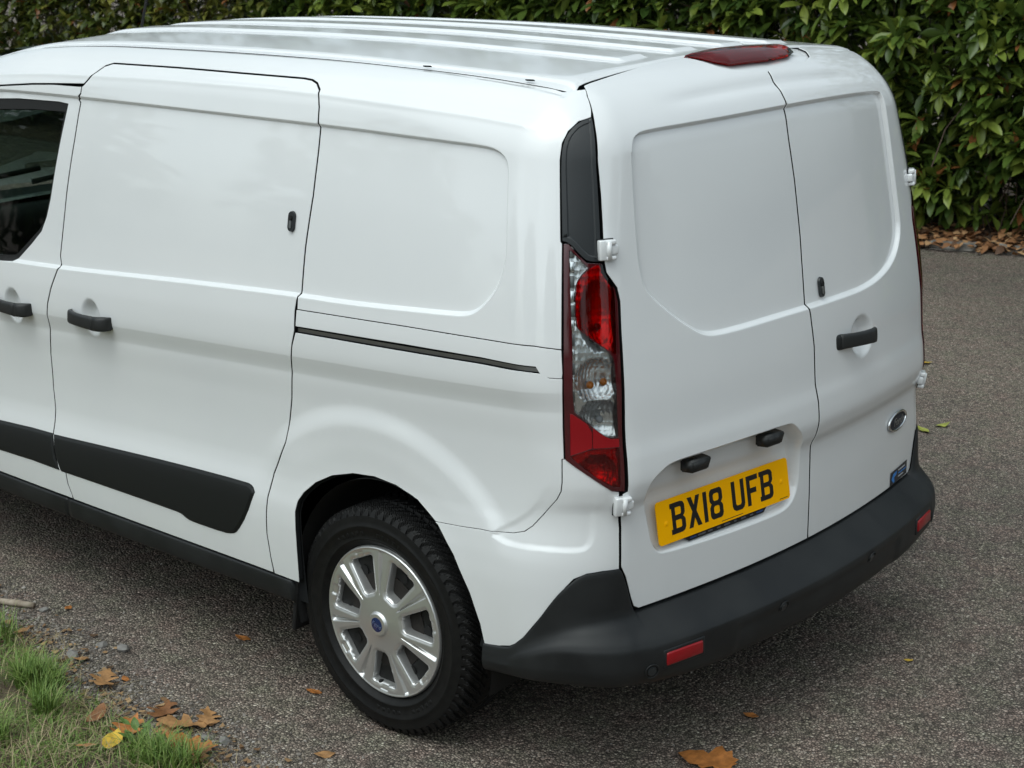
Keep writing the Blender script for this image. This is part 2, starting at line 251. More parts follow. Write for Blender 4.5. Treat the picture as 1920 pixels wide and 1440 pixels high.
def chart_ray(s, v):
    s = np.asarray(s, float); v = np.asarray(v, float)
    th = np.clip((XR-s)/RHO, 0, math.pi/2)+np.clip((S2-s)/RHO, 0, math.pi/2)
    x = np.where(s > XR, s, np.where(s < S2-math.pi/2*RHO, XR+(S2-math.pi/2*RHO-s), XR))
    y = np.clip(YC-(S1-s), -YC, YC)
    ph = np.clip((v-ZC)/RHO, 0, math.pi/2)
    P = np.stack([x, y, np.minimum(v, ZC)], -1)
    D = np.stack([-np.sin(th)*np.cos(ph), np.cos(th)*np.cos(ph), np.sin(ph)], -1)
    return P, D
def hit(P, D, hi=.6):
    a = np.zeros(P.shape[:-1]); b = np.full(P.shape[:-1], hi)
    for _ in range(8):
        m = (a+b)/2; ins = skin(P+D*m[..., None]) < 0
        a = np.where(ins, m, a); b = np.where(ins, b, m)
    fa = skin(P+D*a[..., None]); fb = skin(P+D*b[..., None])
    for _ in range(4):
        c = b-fb*(b-a)/np.where(np.abs(fb-fa) < 1e-12, 1e-12, fb-fa)
        a, fa = b, fb; b = c; fb = skin(P+D*b[..., None])
    return P+D*b[..., None]
def chart_inv(p):
    x, y, z = p[..., 0], p[..., 1], p[..., 2]
    dx = np.maximum(XR-x, 0); dy = np.maximum(np.abs(y)-YC, 0)
    th = np.arctan2(dx, dy)
    sl = np.where(x > XR, x, XR-th*RHO)
    s = np.where((np.abs(y) < YC), S1-(YC-y), np.where(y > 0, sl, (S1+S2)-sl))
    hh = np.sqrt(dx*dx+dy*dy)
    v = np.where(z < ZC, z, ZC+RHO*np.arctan2(z-ZC, hh))
    return np.stack([s, v], -1)
def seg_sd(poly, pts, closed=True):
    """signed distance (negative inside) from pts to a polygon in the chart"""
    A = np.array(poly, float); B = np.roll(A, -1, 0)
    if not closed: A, B = A[:-1], B[:-1]
    best = np.full(len(pts), 1e9); ins = np.zeros(len(pts), bool)
    for a, b in zip(A, B):
        ab = b-a; L = ab@ab
        if L < 1e-14: continue
        t = np.clip(((pts-a)@ab)/L, 0, 1); d = pts-a-t[:, None]*ab
        best = np.minimum(best, (d*d).sum(1))
        if closed:
            c = (a[1] > pts[:, 1]) != (b[1] > pts[:, 1])
            with np.errstate(all='ignore'):
                xi = a[0]+(pts[:, 1]-a[1])*ab[0]/(ab[1] if abs(ab[1]) > 1e-12 else 1e-12)
            ins ^= c & (pts[:, 0] < xi)
    d = np.sqrt(best)
    return np.where(ins, -d, d)

# pressed features of the sheet metal: offset of the skin along its chart ray, metres
FEAT = TR
def _round(poly, n=2, keep=50):
    A = np.array(poly, float)
    for _ in range(n):
        out = []
        for i in range(len(A)):
            p, a, q = A[i-1], A[i], A[(i+1) % len(A)]; u = a-p; w_ = q-a
            c = u@w_/(np.linalg.norm(u)*np.linalg.norm(w_)+1e-12)
            out += [a] if c < math.cos(math.radians(keep)) else [a-u*.25, a+w_*.25]
        A = np.array(out)
    return A
SHX = np.array(sorted(FEAT['shoulder'])); FEAT = {k: _round(FEAT[k]) for k in ('side_recess', 'rear_recess', 'plate_recess', 'corner_scoop')}
def feat_sd(k, q, pad=.03):
    """signed distance to a pressed outline, worked out only near it"""
    A = FEAT[k]; r = np.full(len(q), 1.0); m = ((q > A.min(0)-pad) & (q < A.max(0)+pad)).all(1)
    if m.any(): r[m] = seg_sd(A, q[m])
    return r
def disp(s, v):
    s = np.atleast_1d(np.asarray(s, float)); v = np.atleast_1d(np.asarray(v, float))
    pts = np.stack([s, v], -1); d = np.zeros(len(s))
    m = (s > -.62)
    if m.any():
        q = pts[m]; sd = feat_sd('side_recess', q)
        w = np.where(q[:, 1] > 1.45, .0038, .0055)
        d[m] -= .011*smooth(w, -w, sd)
        r = np.hypot(q[:, 0], q[:, 1]-.315)
        fl = .0125*smooth(.614, .546, r)-.003*smooth(.50, .42, r)
        fade = smooth(-.52, -.40, q[:, 0])*smooth(.50, .30, q[:, 0])
        low = smooth(.60, .72, q[:, 1])*.75+.25
        d[m] += fl*fade*low
    m = (s > -.62) & (v > 1.6)
    if m.any():                                       # soft crease along the shoulder
        dv = v[m]-np.interp(s[m], SHX[:, 0], SHX[:, 1])
        d[m] -= (.11*np.clip(dv, 0, .035)-.0022*np.exp(-(dv/.008)**2))*smooth(-.56, -.38, s[m])
    m = (s < -.40) & (s > -.75) & (v < 1.0)
    if m.any():
        sd = feat_sd('corner_scoop', pts[m])
        d[m] -= .0045*smooth(.006, -.010, sd)*smooth(.86, .66, v[m])
    m = (s < -.66)
    if m.any():
        q = pts[m]
        sd = feat_sd('rear_recess', q)
        w = np.where(q[:, 1] > 1.6, .0038, .0055)
        d[m] -= .013*smooth(w, -w, sd)
        sd = feat_sd('plate_recess', q)
        floor_ = .016+.17*np.clip(q[:, 1]-.62, -.02, .24)+.009*np.clip(1-((q[:, 0]+1.034)/.30)**2, 0, 1)
        d[m] -= floor_*smooth(.003, -.009-.005*smooth(.80, .72, q[:, 1]), sd)
        # scooped band above the upper panel edge
        d[m] -= .006*np.exp(-((q[:, 1]-1.715)/.018)**2)*smooth(.50, .30, np.abs(q[:, 0]-(S1-YC)))
    for (cs, cv, a, b, dep) in CUPS:
        r = np.hypot((s-cs)/a, (v-cv)/b)
        d -= dep*smooth(1.0, .35, r)
    return d
CUPS = [(1.205, .990, .052, .062, .030), (1.640, .966, .052, .062, .030), (-1.655, 1.010, .072, .062, .030)]

# ---------------------------------------------------------------- panels cut out of the skin
def ditch(P):
    return -.008*smooth(.690, .680, np.abs(P[:, 1]))*smooth(1.70, 1.73, P[:, 2])*smooth(-.50, -.46, P[:, 0])
def surf_side(a, b, off=0., detail=True):
    P, D = chart_ray(a, b); X = hit(P, D)
    e = (disp(a, b)+ditch(X)*(np.asarray(a) > -.70)) if detail else 0
    return X+D*(np.asarray(e)+off)[..., None] if np.ndim(e) else X+D*off
RIBS = (.33, .11, -.11, -.33)
def surf_roof(a, b, off=0., detail=True):
    P = np.stack([a, b, np.full(len(a), ZC)], -1); D = np.zeros_like(P); D[:, 2] = 1
    X = hit(P, D); e = np.zeros(len(a))
    if detail:
        for c in RIBS:
            wd = .050*smooth(-.455, -.415, a)
            e += .0085*smooth(.008, -.008, np.abs(b-c)-wd)*smooth(-.43, -.40, a)*smooth(1.85, 1.65, a)
        e += -.009*smooth(.632, .640, np.abs(b))-.004*smooth(-.470, -.484, a)
    return X+D*(e+off)[:, None]
def surf_n(fn, a, b, h=.0007):
    P = fn(a, b); du = fn(a+h, b)-P; dv = fn(a, b+h)-P
    n = np.cross(du, dv); n /= np.maximum(np.linalg.norm(n, axis=1, keepdims=True), 1e-12)
    return P, n
def densify(poly, step, closed=True):
    out = []; A = np.array(poly, float); n = len(A)
    for i in range(n if closed else n-1):
        a, b = A[i], A[(i+1) % n]; k = max(1, int(math.ceil(np.linalg.norm(b-a)/step)))
        for t in range(k): out.append(a+(b-a)*t/k)
    if not closed: out.append(A[-1])
    return np.array(out)
def chaikin(poly, n=1, closed=True, keep=55):
    """round shallow corners of a traced outline, keep sharp ones"""
    A = np.array(poly, float)
    for _ in range(n):
        out = []; m = len(A)
        for i in range(m):
            p, a, q = A[i-1], A[i], A[(i+1) % m]
            if not closed and i in (0, m-1): out.append(a); continue
            u = a-p; v = q-a; cu = u@v/(np.linalg.norm(u)*np.linalg.norm(v)+1e-12)
            if cu < math.cos(math.radians(keep)): out.append(a)
            else: out += [a-u*.25, a+v*.25]
        A = np.array(out)
    return A
def area(A): return .5*np.sum(A[:, 0]*np.roll(A[:, 1], -1)-np.roll(A[:, 0], -1)*A[:, 1])
def shrink(poly, d):
    A = np.array(poly, float)
    if area(A) < 0: A = A[::-1]
    p = np.roll(A, 1, 0); q = np.roll(A, -1, 0)
    def nrm(v): 
        v = np.stack([-v[:, 1], v[:, 0]], -1); return v/np.maximum(np.linalg.norm(v, axis=1, keepdims=True), 1e-9)
    n1, n2 = nrm(A-p), nrm(q-A); n = n1+n2; n /= np.maximum(np.linalg.norm(n, axis=1, keepdims=True), 1e-9)
    c = np.maximum((n*n1).sum(1), .5)
    return A+n*(d/c)[:, None]
def sheet(name, outline, fn, mat_, parent, holes=(), gu=.018, gv=.011, fine=.006, gap=.0034, flange=.016, edge=.008, ftest=None, rows_=()):
    O0 = shrink(outline, gap); O = densify(O0, edge); loops = [O]+[densify(h, edge) for h in holes]
    lo, hi = O.min(0), O.max(0)
    def gridpts(su, sv):
        u = np.arange(lo[0]+su*.37, hi[0], su); v = np.arange(lo[1]+sv*.41, hi[1], sv)
        U, V = np.meshgrid(u, v); V = V.copy(); U = U+((np.arange(len(v)) % 2)*su*.5)[:, None]
        return np.stack([U.ravel(), V.ravel()], -1)
    def inside(p, m):
        k = ((p > lo) & (p < hi)).all(1)
        k[k] = seg_sd(O0, p[k]) < -m
        for h in holes: k[k] = seg_sd(h, p[k]) > m
        return k
    pts = gridpts(gu, gv); pts = pts[inside(pts, min(gu, gv)*.45)]
    ext = [R_[inside(R_, .002)] for R_ in rows_]
    for R_ in rows_: pts = pts[seg_sd(R_, pts, False) > .004]
    if ftest is ftest_side:
        for A, rows in BANDS:
            if (A.max(0) < lo).any() or (A.min(0) > hi).any(): continue
            near = np.abs(seg_sd(A, pts, False)) < .017; pts = pts[~near]
            for R_ in rows:
                R_ = R_[inside(R_, .0025)]
                ext.append(R_)
    if ftest is not None and fine:
        fp = gridpts(fine, fine); fp = fp[ftest(fp)]
        if len(fp):
            fp = fp[inside(fp, fine*.6)]
            for e_ in ext:                                   # keep clear of the edge rows
                if len(e_) and len(fp):
                    ks = set(map(tuple, np.floor(e_/.006).astype(int))); fp = fp[[tuple(q) not in ks for q in np.floor(fp/.006).astype(int)]]
            keyc = set(map(tuple, np.floor(fp/(fine*1.5)).astype(int)))
            keep = [tuple(q) not in keyc for q in np.floor(pts/(fine*1.5)).astype(int)]
            pts = np.concatenate([pts[keep], fp])
    pts = np.concatenate([pts]+ext) if ext else pts
    allp = np.concatenate(loops+[pts]); E = []; o = 0
    for l in loops:
        k = len(l); E += [(o+i, o+(i+1) % k) for i in range(k)]; o += k
    vs, es, fs, ov, oe, of = geometry.delaunay_2d_cdt([Vector((float(x), float(y))) for x, y in allp], E, [], 0, 1e-6)
    V2 = np.array([(v.x, v.y) for v in vs]); F = np.array([tuple(f) for f in fs if len(f) == 3], int)
    cen = V2[F].mean(1); k = seg_sd(O0, cen) < 0
    for h in holes: k[k] = seg_sd(h, cen[k]) > 0
    F = F[k]
    P, Nn = surf_n(fn, V2[:, 0], V2[:, 1])
    # orientation: outward from the van's inside
    fc = P[F].mean(1); fnm = np.cross(P[F[:, 1]]-P[F[:, 0]], P[F[:, 2]]-P[F[:, 0]])
    outw = fc-np.stack([np.clip(fc[:, 0], XR, 9), np.clip(fc[:, 1], -YC, YC), np.minimum(fc[:, 2], ZC)], -1)
    if np.mean((fnm*outw).sum(1)) < 0: F = F[:, ::-1]
    s = np.sign(np.mean((Nn[F[:, 0]]*outw).sum(1))); Nn = Nn*(s if s else 1)
    faces = [F]; verts = [P]; norms = [Nn]
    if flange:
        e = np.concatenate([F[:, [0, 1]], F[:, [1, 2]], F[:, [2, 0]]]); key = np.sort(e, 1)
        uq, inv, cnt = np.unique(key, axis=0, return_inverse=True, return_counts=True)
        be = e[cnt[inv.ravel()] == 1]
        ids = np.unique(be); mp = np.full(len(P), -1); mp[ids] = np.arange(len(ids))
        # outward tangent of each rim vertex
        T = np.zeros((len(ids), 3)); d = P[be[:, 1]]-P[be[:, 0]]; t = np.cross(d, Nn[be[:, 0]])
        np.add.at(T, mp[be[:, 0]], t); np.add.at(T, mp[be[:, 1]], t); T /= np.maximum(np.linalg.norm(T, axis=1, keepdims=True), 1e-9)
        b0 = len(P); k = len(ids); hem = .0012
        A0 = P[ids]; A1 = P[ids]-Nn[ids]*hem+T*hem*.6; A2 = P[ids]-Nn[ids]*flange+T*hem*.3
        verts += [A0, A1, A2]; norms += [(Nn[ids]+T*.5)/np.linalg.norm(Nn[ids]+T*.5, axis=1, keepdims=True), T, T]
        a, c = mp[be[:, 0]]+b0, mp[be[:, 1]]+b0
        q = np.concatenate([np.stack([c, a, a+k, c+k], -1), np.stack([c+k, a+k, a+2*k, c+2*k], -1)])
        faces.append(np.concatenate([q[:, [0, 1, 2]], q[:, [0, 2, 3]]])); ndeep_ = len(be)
    me = mesh(name, np.concatenate(verts), np.concatenate(faces), True, np.concatenate(norms))
    if flange and mat_ in (M['paint'], M['roof_paint']):      # flange walls coloured dark, standing in for shade inside the shut line
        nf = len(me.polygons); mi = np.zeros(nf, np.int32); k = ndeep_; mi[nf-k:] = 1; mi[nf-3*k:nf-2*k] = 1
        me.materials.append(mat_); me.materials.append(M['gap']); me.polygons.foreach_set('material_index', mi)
    return link(name, me, mat_, parent)
def band(poly, offs, closed=True, step=.009):
    """rows of sample points that run along a pressed edge"""
    A = densify(poly, step, closed); B = np.roll(A, -1, 0)-np.roll(A, 1, 0)
    if not closed: B[0] = A[1]-A[0]; B[-1] = A[-1]-A[-2]
    n = np.stack([-B[:, 1], B[:, 0]], -1); n /= np.maximum(np.linalg.norm(n, axis=1, keepdims=True), 1e-9)
    if closed and area(A) > 0: n = -n                       # positive offsets point outwards
    return A, [A+n*o for o in offs]
ED = (.012, .008, .0055, .0035, .0015, 0, -.0015, -.0035, -.0055, -.008, -.012)
BANDS = [band(FEAT['side_recess'], ED), band(FEAT['rear_recess'], ED),
         band(FEAT['plate_recess'], (.007, .0045, .002, -.001, -.004, -.007, -.010, -.013, -.017, -.022)), band(FEAT['corner_scoop'], (.010, .006, .003, .001, -.002, -.005, -.008, -.012))]
for c0 in (.971, 1.016):
    BANDS.append(band([[x, c0-.048*(max(x, -.6)-.3)] for x in np.linspace(2.5, -.62, 60)], (.012, .008, .005, .0025, 0, -.0025, -.005, -.008, -.012), False, .012))
BANDS.append(band(SHX[::-1], (.016, .010, .006, .003, 0, -.003, -.006, -.010, -.016), False, .012))
def ftest_side(p):
    h = .003; k = np.zeros(len(p), bool)
    for (cs, cv, a, b, dep) in CUPS: k |= np.hypot((p[:, 0]-cs)/a, (p[:, 1]-cv)/b) < 1.1
    r = np.hypot(p[:, 0], p[:, 1]-.315)
    return k | ((np.abs(r-.58) < .034) & (np.abs(p[:, 0]) < .5) & (p[:, 1] > .5))
def fn_side(off=0., detail=True): return lambda a, b: surf_side(a, b, off, detail)
def at(s, v, off=0.):
    """point and outward normal on the finished skin"""
    f = fn_side(off); P, n = surf_n(f, np.array([s, s]), np.array([v, v]))
    c = Vector((max(P[0][0], XR), min(max(P[0][1], -YC), YC), min(P[0][2], ZC)))
    n = Vector(n[0]); p = Vector(P[0])
    return p, (n if n.dot(p-c) > 0 else -n)
def mirror(o, parent):
    c = o.copy(); col.objects.link(c); c.parent = parent; c.scale = (1, -1, 1)
    if 'label' in c: del c['label']
    for ch in [k for k in bpy.data.objects if k.parent == o]:
        d = ch.copy(); col.objects.link(d); d.parent = c
    return c
SC = S1-YC                                                   # chart s of the van's centre line at the rear
def msym(poly): return [[2*SC-a, b] for a, b in poly]

van = empty('panel_van')
tag(van, 'white panel van with twin rear doors parked on the tarmac', 'van')
# traced line helpers
T = TR
cutv = lambda l, lo, hi: [p for p in l if lo <= p[1] <= hi]
sill_v = .368
# roof edge of the body side: follows the ditch
xs = np.linspace(2.0, -.47, 40)
ditchP = surf_roof(xs, np.full(40, .664), detail=False); ditch_line = chart_inv(ditchP).tolist()
pil_front = T['pillar_trim'][:7]          # top round to bottom front
tl = T['tail_light']
light_front = [tl[0], tl[15], tl[14], tl[13]]
rc = T['rail_cover']; slot = T['rail_slot']
sr = T['slide_rear']
up_outline = ditch_line+T['door_left_edge'][:3]+pil_front+[tl[0], [tl[15][0], rc[5][1]]]+rc[:6][::-1]+[p for p in sr[::-1] if p[1] > rc[0][1]+.003]+T['slide_top'][::-1][1:]+T['front_top'][::-1][1:]+[[2.0, 1.625]]
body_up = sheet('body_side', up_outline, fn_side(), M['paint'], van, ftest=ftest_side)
arch = T['arch']
low_outline = slot[5:][::-1]+rc[8:6:-1]+[[tl[14][0], rc[7][1]]]+[tl[14], tl[13]]+T['corner_gap'][::-1]+[p for p in arch[::-1] if p[0] > T['corner_gap'][0][0]]+[[.291, .43], [.291, sill_v]]+[[.3985, sill_v]]+[p for p in sr[::-1] if sill_v+.004 < p[1] < slot[9][1]-.003]
body_low = sheet('rear_quarter_panel', low_outline, fn_side(), M['paint'], van, ftest=ftest_side, gap=.0026)
rail = sheet('rail_cover', rc, fn_side(), M['paint'], van, ftest=ftest_side, gap=.0002)
slotbar = sheet('slide_rail', slot, fn_side(-.014), M['gap'], van, gap=-.004, flange=0)
sb2 = sheet('rail_edge', [[a, b+(0 if i < 5 else .002)] for i, (a, b) in enumerate([[p[0], p[1]] for p in slot[5:][::-1]])]+[[p[0], p[1]+.0085] for p in slot[5:]], fn_side(-.010), M['steel'], van, gap=-.0005, flange=0)
corner_outline = T['corner_gap']+[tl[13], tl[12], tl[11]]+T['corner_rear'][1:]+T['bumper_top'][::-1]+[p for p in arch[::-1] if p[0] < T['corner_gap'][0][0]]
corner = sheet('corner_panel', corner_outline, fn_side(), M['paint'], van, ftest=ftest_side, gap=.0)
# doors on the side
slide_outline = T['slide_top']+sr[1:-1]+[[.400, sill_v], [1.378, sill_v]]+T['front_gap'][::-1][1:]
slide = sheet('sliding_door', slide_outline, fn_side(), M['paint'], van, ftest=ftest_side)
seal_fwd = [[2.0, 1.575], [2.2, 1.40], [2.42, 1.15], [2.36, 1.10], [2.0, 1.10]]
seal = T['window_seal'][:]; seal_poly = seal+seal_fwd[::-1]
glass = T['window_glass']; glass_poly = glass+[[2.0, 1.115], [2.33, 1.115], [2.385, 1.16], [2.18, 1.39], [1.97, 1.56]]
front_outline = T['front_gap']+[[2.50, sill_v], [2.58, .8], [2.56, 1.12], [2.2, 1.455], [2.0, 1.625]]+T['front_top'][:-1]
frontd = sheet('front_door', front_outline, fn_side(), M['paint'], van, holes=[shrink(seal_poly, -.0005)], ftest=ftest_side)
ws = sheet('window_seal', seal_poly, fn_side(-.003), M['rubber'], frontd, holes=[glass_poly], gap=0, flange=.02)
wg = sheet('window_glass', glass_poly, fn_side(-.010), M['glass'], frontd, gap=-.004, flange=0, gu=.05, gv=.04)
# inner shell behind every shut line, coloured dark to stand in for shade
arch_hole = [[-.43, .22], [.31, .22]]+[[.31, .5]]+[[p[0]*1.0, p[1]] for p in arch[1:]]
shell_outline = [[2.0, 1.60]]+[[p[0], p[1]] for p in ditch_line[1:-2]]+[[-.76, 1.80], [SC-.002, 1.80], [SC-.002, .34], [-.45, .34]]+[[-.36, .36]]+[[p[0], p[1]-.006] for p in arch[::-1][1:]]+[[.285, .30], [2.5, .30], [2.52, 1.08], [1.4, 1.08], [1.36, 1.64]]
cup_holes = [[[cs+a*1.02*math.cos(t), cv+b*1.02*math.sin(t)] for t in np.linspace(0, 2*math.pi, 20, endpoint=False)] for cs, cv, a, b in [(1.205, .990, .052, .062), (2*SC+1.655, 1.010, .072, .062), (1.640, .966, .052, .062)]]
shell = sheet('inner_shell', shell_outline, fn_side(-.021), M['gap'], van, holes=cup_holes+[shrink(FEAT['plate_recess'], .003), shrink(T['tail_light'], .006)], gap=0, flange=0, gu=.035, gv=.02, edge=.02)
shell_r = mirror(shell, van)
# roof
rx = np.linspace(-.486, 2.0, 60)
def seam_x(y): return -.487+.0*y
roof_outline = [[-.487, y] for y in np.linspace(-.57, .57, 40)]+[[-.487, .610], [-.486, .640], [-.480, .660]]+[[x, .668] for x in np.linspace(-.44, 2.0, 60)]+[[2.06, .60], [2.12, .4], [2.14, 0], [2.12, -.4], [2.06, -.6]]+[[x, -.668] for x in np.linspace(2.0, -.44, 60)]+[[-.480, -.660], [-.486, -.640], [-.487, -.610]]
def ftest_roof(p):
    k = np.zeros(len(p), bool)
    for c in RIBS: k |= np.abs(np.abs(p[:, 1]-c)-.05) < .016
    k |= (p[:, 0] < -.38) & (p[:, 0] > -.458)
    return k | (np.abs(np.abs(p[:, 1])-.637) < .014)
roof = sheet('roof_panel', roof_outline, lambda a, b: surf_roof(a, b), M['roof_paint'], van, gu=.03, gv=.02, fine=.0065, edge=.012, ftest=ftest_roof, gap=.0032, rows_=[np.array([[x, y] for y in np.linspace(-.6, .6, 90)]) for x in (-.4835, -.480, -.4765, -.473, -.469, -.464)])
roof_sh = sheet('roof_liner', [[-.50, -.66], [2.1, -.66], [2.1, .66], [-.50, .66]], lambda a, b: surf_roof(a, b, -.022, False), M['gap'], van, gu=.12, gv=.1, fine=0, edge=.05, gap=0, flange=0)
for x, y in ((-.02, .668), (-.36, .664)):                       # blanking plugs in the ditch
    p = Vector(surf_roof(np.array([x]), np.array([y]))[0])
    o = link('ditch_plug', box(.026, .008, .003, .0013), M['gap'], van); o.location = p+Vector((0, 0, .0080)); o.rotation_euler = (.35, .02, 0)
# rear doors
dl = T['door_left_edge']; sp = [[-1.3985, 1.7535], [-1.394, 1.72], [-1.3895, 1.678], [-1.3905, 1.655], [-1.389, 1.574]]+T['split'][5:-1]
BRX = T['brake_cut']
top_l = T['door_top']
cut_l = [p for p in BRX if p[0] > -1.395]
left_outline = [[-.742, 1.845]]+dl+[[-.95, .4885], [-1.2, .488], [sp[-1][0], .4875]]+sp[::-1]+cut_l[::-1]+top_l[::-1][1:]
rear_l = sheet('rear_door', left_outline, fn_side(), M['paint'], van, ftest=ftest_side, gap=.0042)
dr = msym(dl); cut_r = [p for p in BRX if p[0] < -1.395]
top_r = [[-1.72, 1.8585], [-1.80, 1.8575], [-1.90, 1.853], [-1.96, 1.848], [-2.026, 1.845]]
right_outline = sp+[[sp[-1][0], .4875], [-1.55, .488], [-1.8, .4885]]+dr[::-1]+top_r[::-1]+cut_r[::-1]
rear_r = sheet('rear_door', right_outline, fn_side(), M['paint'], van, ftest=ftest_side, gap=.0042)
# brake light bay between the doors' top edges and the roof
bay_outline = BRX+[[-1.66, 1.8585], [-1.5, 1.862], [-1.35, 1.862], [-1.22, 1.859]]
bl = T['brake_lens']
bay = sheet('brake_light_bay', bay_outline, fn_side(-.006), M['paint'], van, gap=-.006, flange=.012, gu=.012, gv=.008)
def fn_lens(s, v):
    X = surf_side(s, v, 0, False); P, D = chart_ray(s, v)
    sd = np.clip(-seg_sd(bl, np.stack([s, v], -1)), 0, .03)
    return X+D*(.004+.010*np.sqrt(sd/.03))[:, None]
blens = sheet('high_brake_light', bl, fn_lens, M['lens_red'], van, gu=.008, gv=.006, edge=.006, gap=0, flange=.012)
bback = sheet('lamp_backing', bl, fn_side(-.002), M['redref'], blens, gu=.012, gv=.01, gap=.004, flange=0)

# ---------------------------------------------------------------- tail light and pillar trim
pin = shrink(densify(chaikin(T['pillar_trim'], 1), .01), .014)
def fn_pillar(s, v):
    X = surf_side(s, v, 0, True); P, D = chart_ray(s, v)
    sd = seg_sd(pin, np.stack([s, v], -1))
    return X+D*(.0025-.0022*smooth(.0015, -.0015, sd))[:, None]
pillar = sheet('pillar_trim', chaikin(T['pillar_trim'], 1), fn_pillar, M['pillar'], van, gu=.010, gv=.012, edge=.006, gap=.0022, rows_=[densify(shrink(pin, o_), .006) for o_ in (-.003, -.0015, 0, .0015, .003)])
tlight = empty('tail_light', (0, 0, 0), 0, van)
LP = [chaikin(T[k], 1) for k in ('lens_red_up', 'lens_clear', 'lens_red_left', 'lens_red_right', 'lens_red_low')]
border = sheet('lamp_border', T['tail_light'], fn_side(.003), M['red_deep'], tlight, holes=[shrink(l, -.0008) for l in LP], gu=.01, gv=.012, edge=.006, gap=.0015, flange=.03)
for l, nme, mt in zip(LP, ('upper_red_lens', 'clear_lens', 'red_reflector', 'red_reflector', 'lower_red_lens'), ('lens_red', 'lens_clear', 'redref', 'redref', 'lens_red')):
    sheet(nme, l, fn_side(.0035), M[mt], tlight, gu=.01, gv=.012, edge=.006, gap=0, flange=.004 if mt == 'redref' else 0)
BOWLS = [(-.642, 1.235, .040, .085), (-.634, 1.085, .042, .055), (-.640, .985, .042, .060), (-.634, .862, .034, .045)]
def fn_back(s, v):
    X = surf_side(s, v, 0, False); P, D = chart_ray(s, v)
    e = np.full(len(s), -.010)
    for bs, bv, a, b in BOWLS:
        r2 = ((s-bs)/a)**2+((v-bv)/b)**2
        e = np.minimum(e, np.where(r2 < 1, -.034+.024*r2, 0))
    return X+D*e[:, None]
m = M['facet'] = mat('faceted_reflector', (.86, .87, .87), .22, .75)
vor = N(m, 'ShaderNodeTexVoronoi'); tc = N(m, 'ShaderNodeTexCoord'); mp = N(m, 'ShaderNodeMapping'); mp.inputs['Scale'].default_value = (1, 1, .6)
vor.feature = 'F1'; vor.inputs['Scale'].default_value = 95; vor.inputs['Randomness'].default_value = .35
L(m, tc.outputs['Object'], mp.inputs[0]); L(m, mp.outputs[0], vor.inputs['Vector']); b = bump(m, vor.outputs['Distance'], .30, .006); L(m, b.outputs[0], bsdf(m).inputs['Normal'])
sheet('reflector_bowls', T['tail_light'], fn_back, M['facet'], tlight, gu=.004, gv=.006, edge=.006, gap=.003, flange=0)
def ball(r, name, seg=12):
    bm = bmesh.new(); bmesh.ops.create_uvsphere(bm, u_segments=seg, v_segments=seg//2+1, radius=r); return bm_mesh(name, bm, True)
for s_, v_, mt in ((-.622, 1.075, 'amber'), (-.648, 1.080, 'amber'), (-.640, 1.21, 'redref'), (-.640, .99, 'whiteprint')):
    p, n = at(s_, v_, -.017); o = link('bulb', ball(.0095, 'bulb'), M[mt], tlight); o.location = p
    o = link('bulb_socket', tube([p-n*.016, p-n*.004], .006, 10), M['housing'], tlight)
for k in range(13):                                              # light guide blocks down the outer edge of the clear lens
    v_ = 1.385-k*.0335
    if v_ < .955: break
    p, n = at(-.5895, v_, -.007); o = link('light_guide_block', box(.011, .027, .006, .0015), M['reflector_silver'] if k % 2 else M['housing'], tlight); o.matrix_world = frame(p, n)
bpy.context.view_layer.update()
# ---------------------------------------------------------------- rear bumper: a loft in the same chart
KEYS = [
 (-.394, [.384,.380,.372,.364,.356,.350,.340,.328,.312,.306], [.003,.006,.008,.010,.011,.012,.013,.012,.004,-.06]),
 (-.462, [0.394,0.39,0.38,0.37,0.362,0.354,0.347,0.338,0.318,0.312], [.003,.006,.008,.010,.012,.014,.016,.014,.004,-.06]),
 (-.498, [0.431,0.426,0.412,0.4,0.39,0.378,0.358,0.342,0.322,0.316], [.003,.005,.008,.012,.017,.020,.021,.018,.006,-.06]),
 (-.577, [0.577,0.572,0.478,0.452,0.432,0.416,0.376,0.35,0.326,0.319], [.003,.005,.010,.020,.033,.038,.039,.034,.016,-.06]),
 (-.613, [0.61,0.605,0.486,0.46,0.434,0.416,0.375,0.346,0.323,0.316], [.003,.005,.012,.028,.046,.052,.053,.047,.026,-.05]),
 (-.670, [0.6125,0.607,0.492,0.462,0.432,0.413,0.3725,0.341,0.317,0.31], [.003,.005,.014,.034,.060,.068,.071,.064,.040,-.04]),
 (-.676, [0.607,0.602,0.492,0.462,0.432,0.413,0.3725,0.341,0.317,0.31], [.002,.005,.014,.034,.061,.069,.072,.065,.041,-.04]),
 (-.690, [0.56,0.556,0.49,0.461,0.431,0.412,0.3715,0.339,0.315,0.308], [.002,.005,.014,.034,.062,.071,.074,.067,.043,-.04]),
 (-.704, [0.5,0.497,0.482,0.459,0.43,0.411,0.371,0.338,0.314,0.307], [.002,.004,.012,.035,.065,.074,.077,.070,.046,-.04]),
 (-.716, [0.484,0.481,0.475,0.457,0.428,0.41,0.37,0.335,0.31,0.303], [-.012,.0,.010,.037,.068,.077,.080,.073,.050,-.03]),
 (-.90,  [.484,.481,.475,.456,.421,.409,.365,.325,.298,.291], [-.012,.0,.010,.038,.077,.083,.084,.078,.056,-.03]),
 (SC-.001,[.484,.481,.475,.455,.419,.407,.365,.325,.296,.289], [-.012,.0,.010,.039,.079,.085,.087,.081,.058,-.03])]
KEYS = sorted(KEYS, key=lambda k: k[0])
ks = [k[0] for k in KEYS]
fv = [pchip(ks, [k[1][r] for k in KEYS]) for r in range(10)]; fo = [pchip(ks, [k[2][r] for k in KEYS]) for r in range(10)]
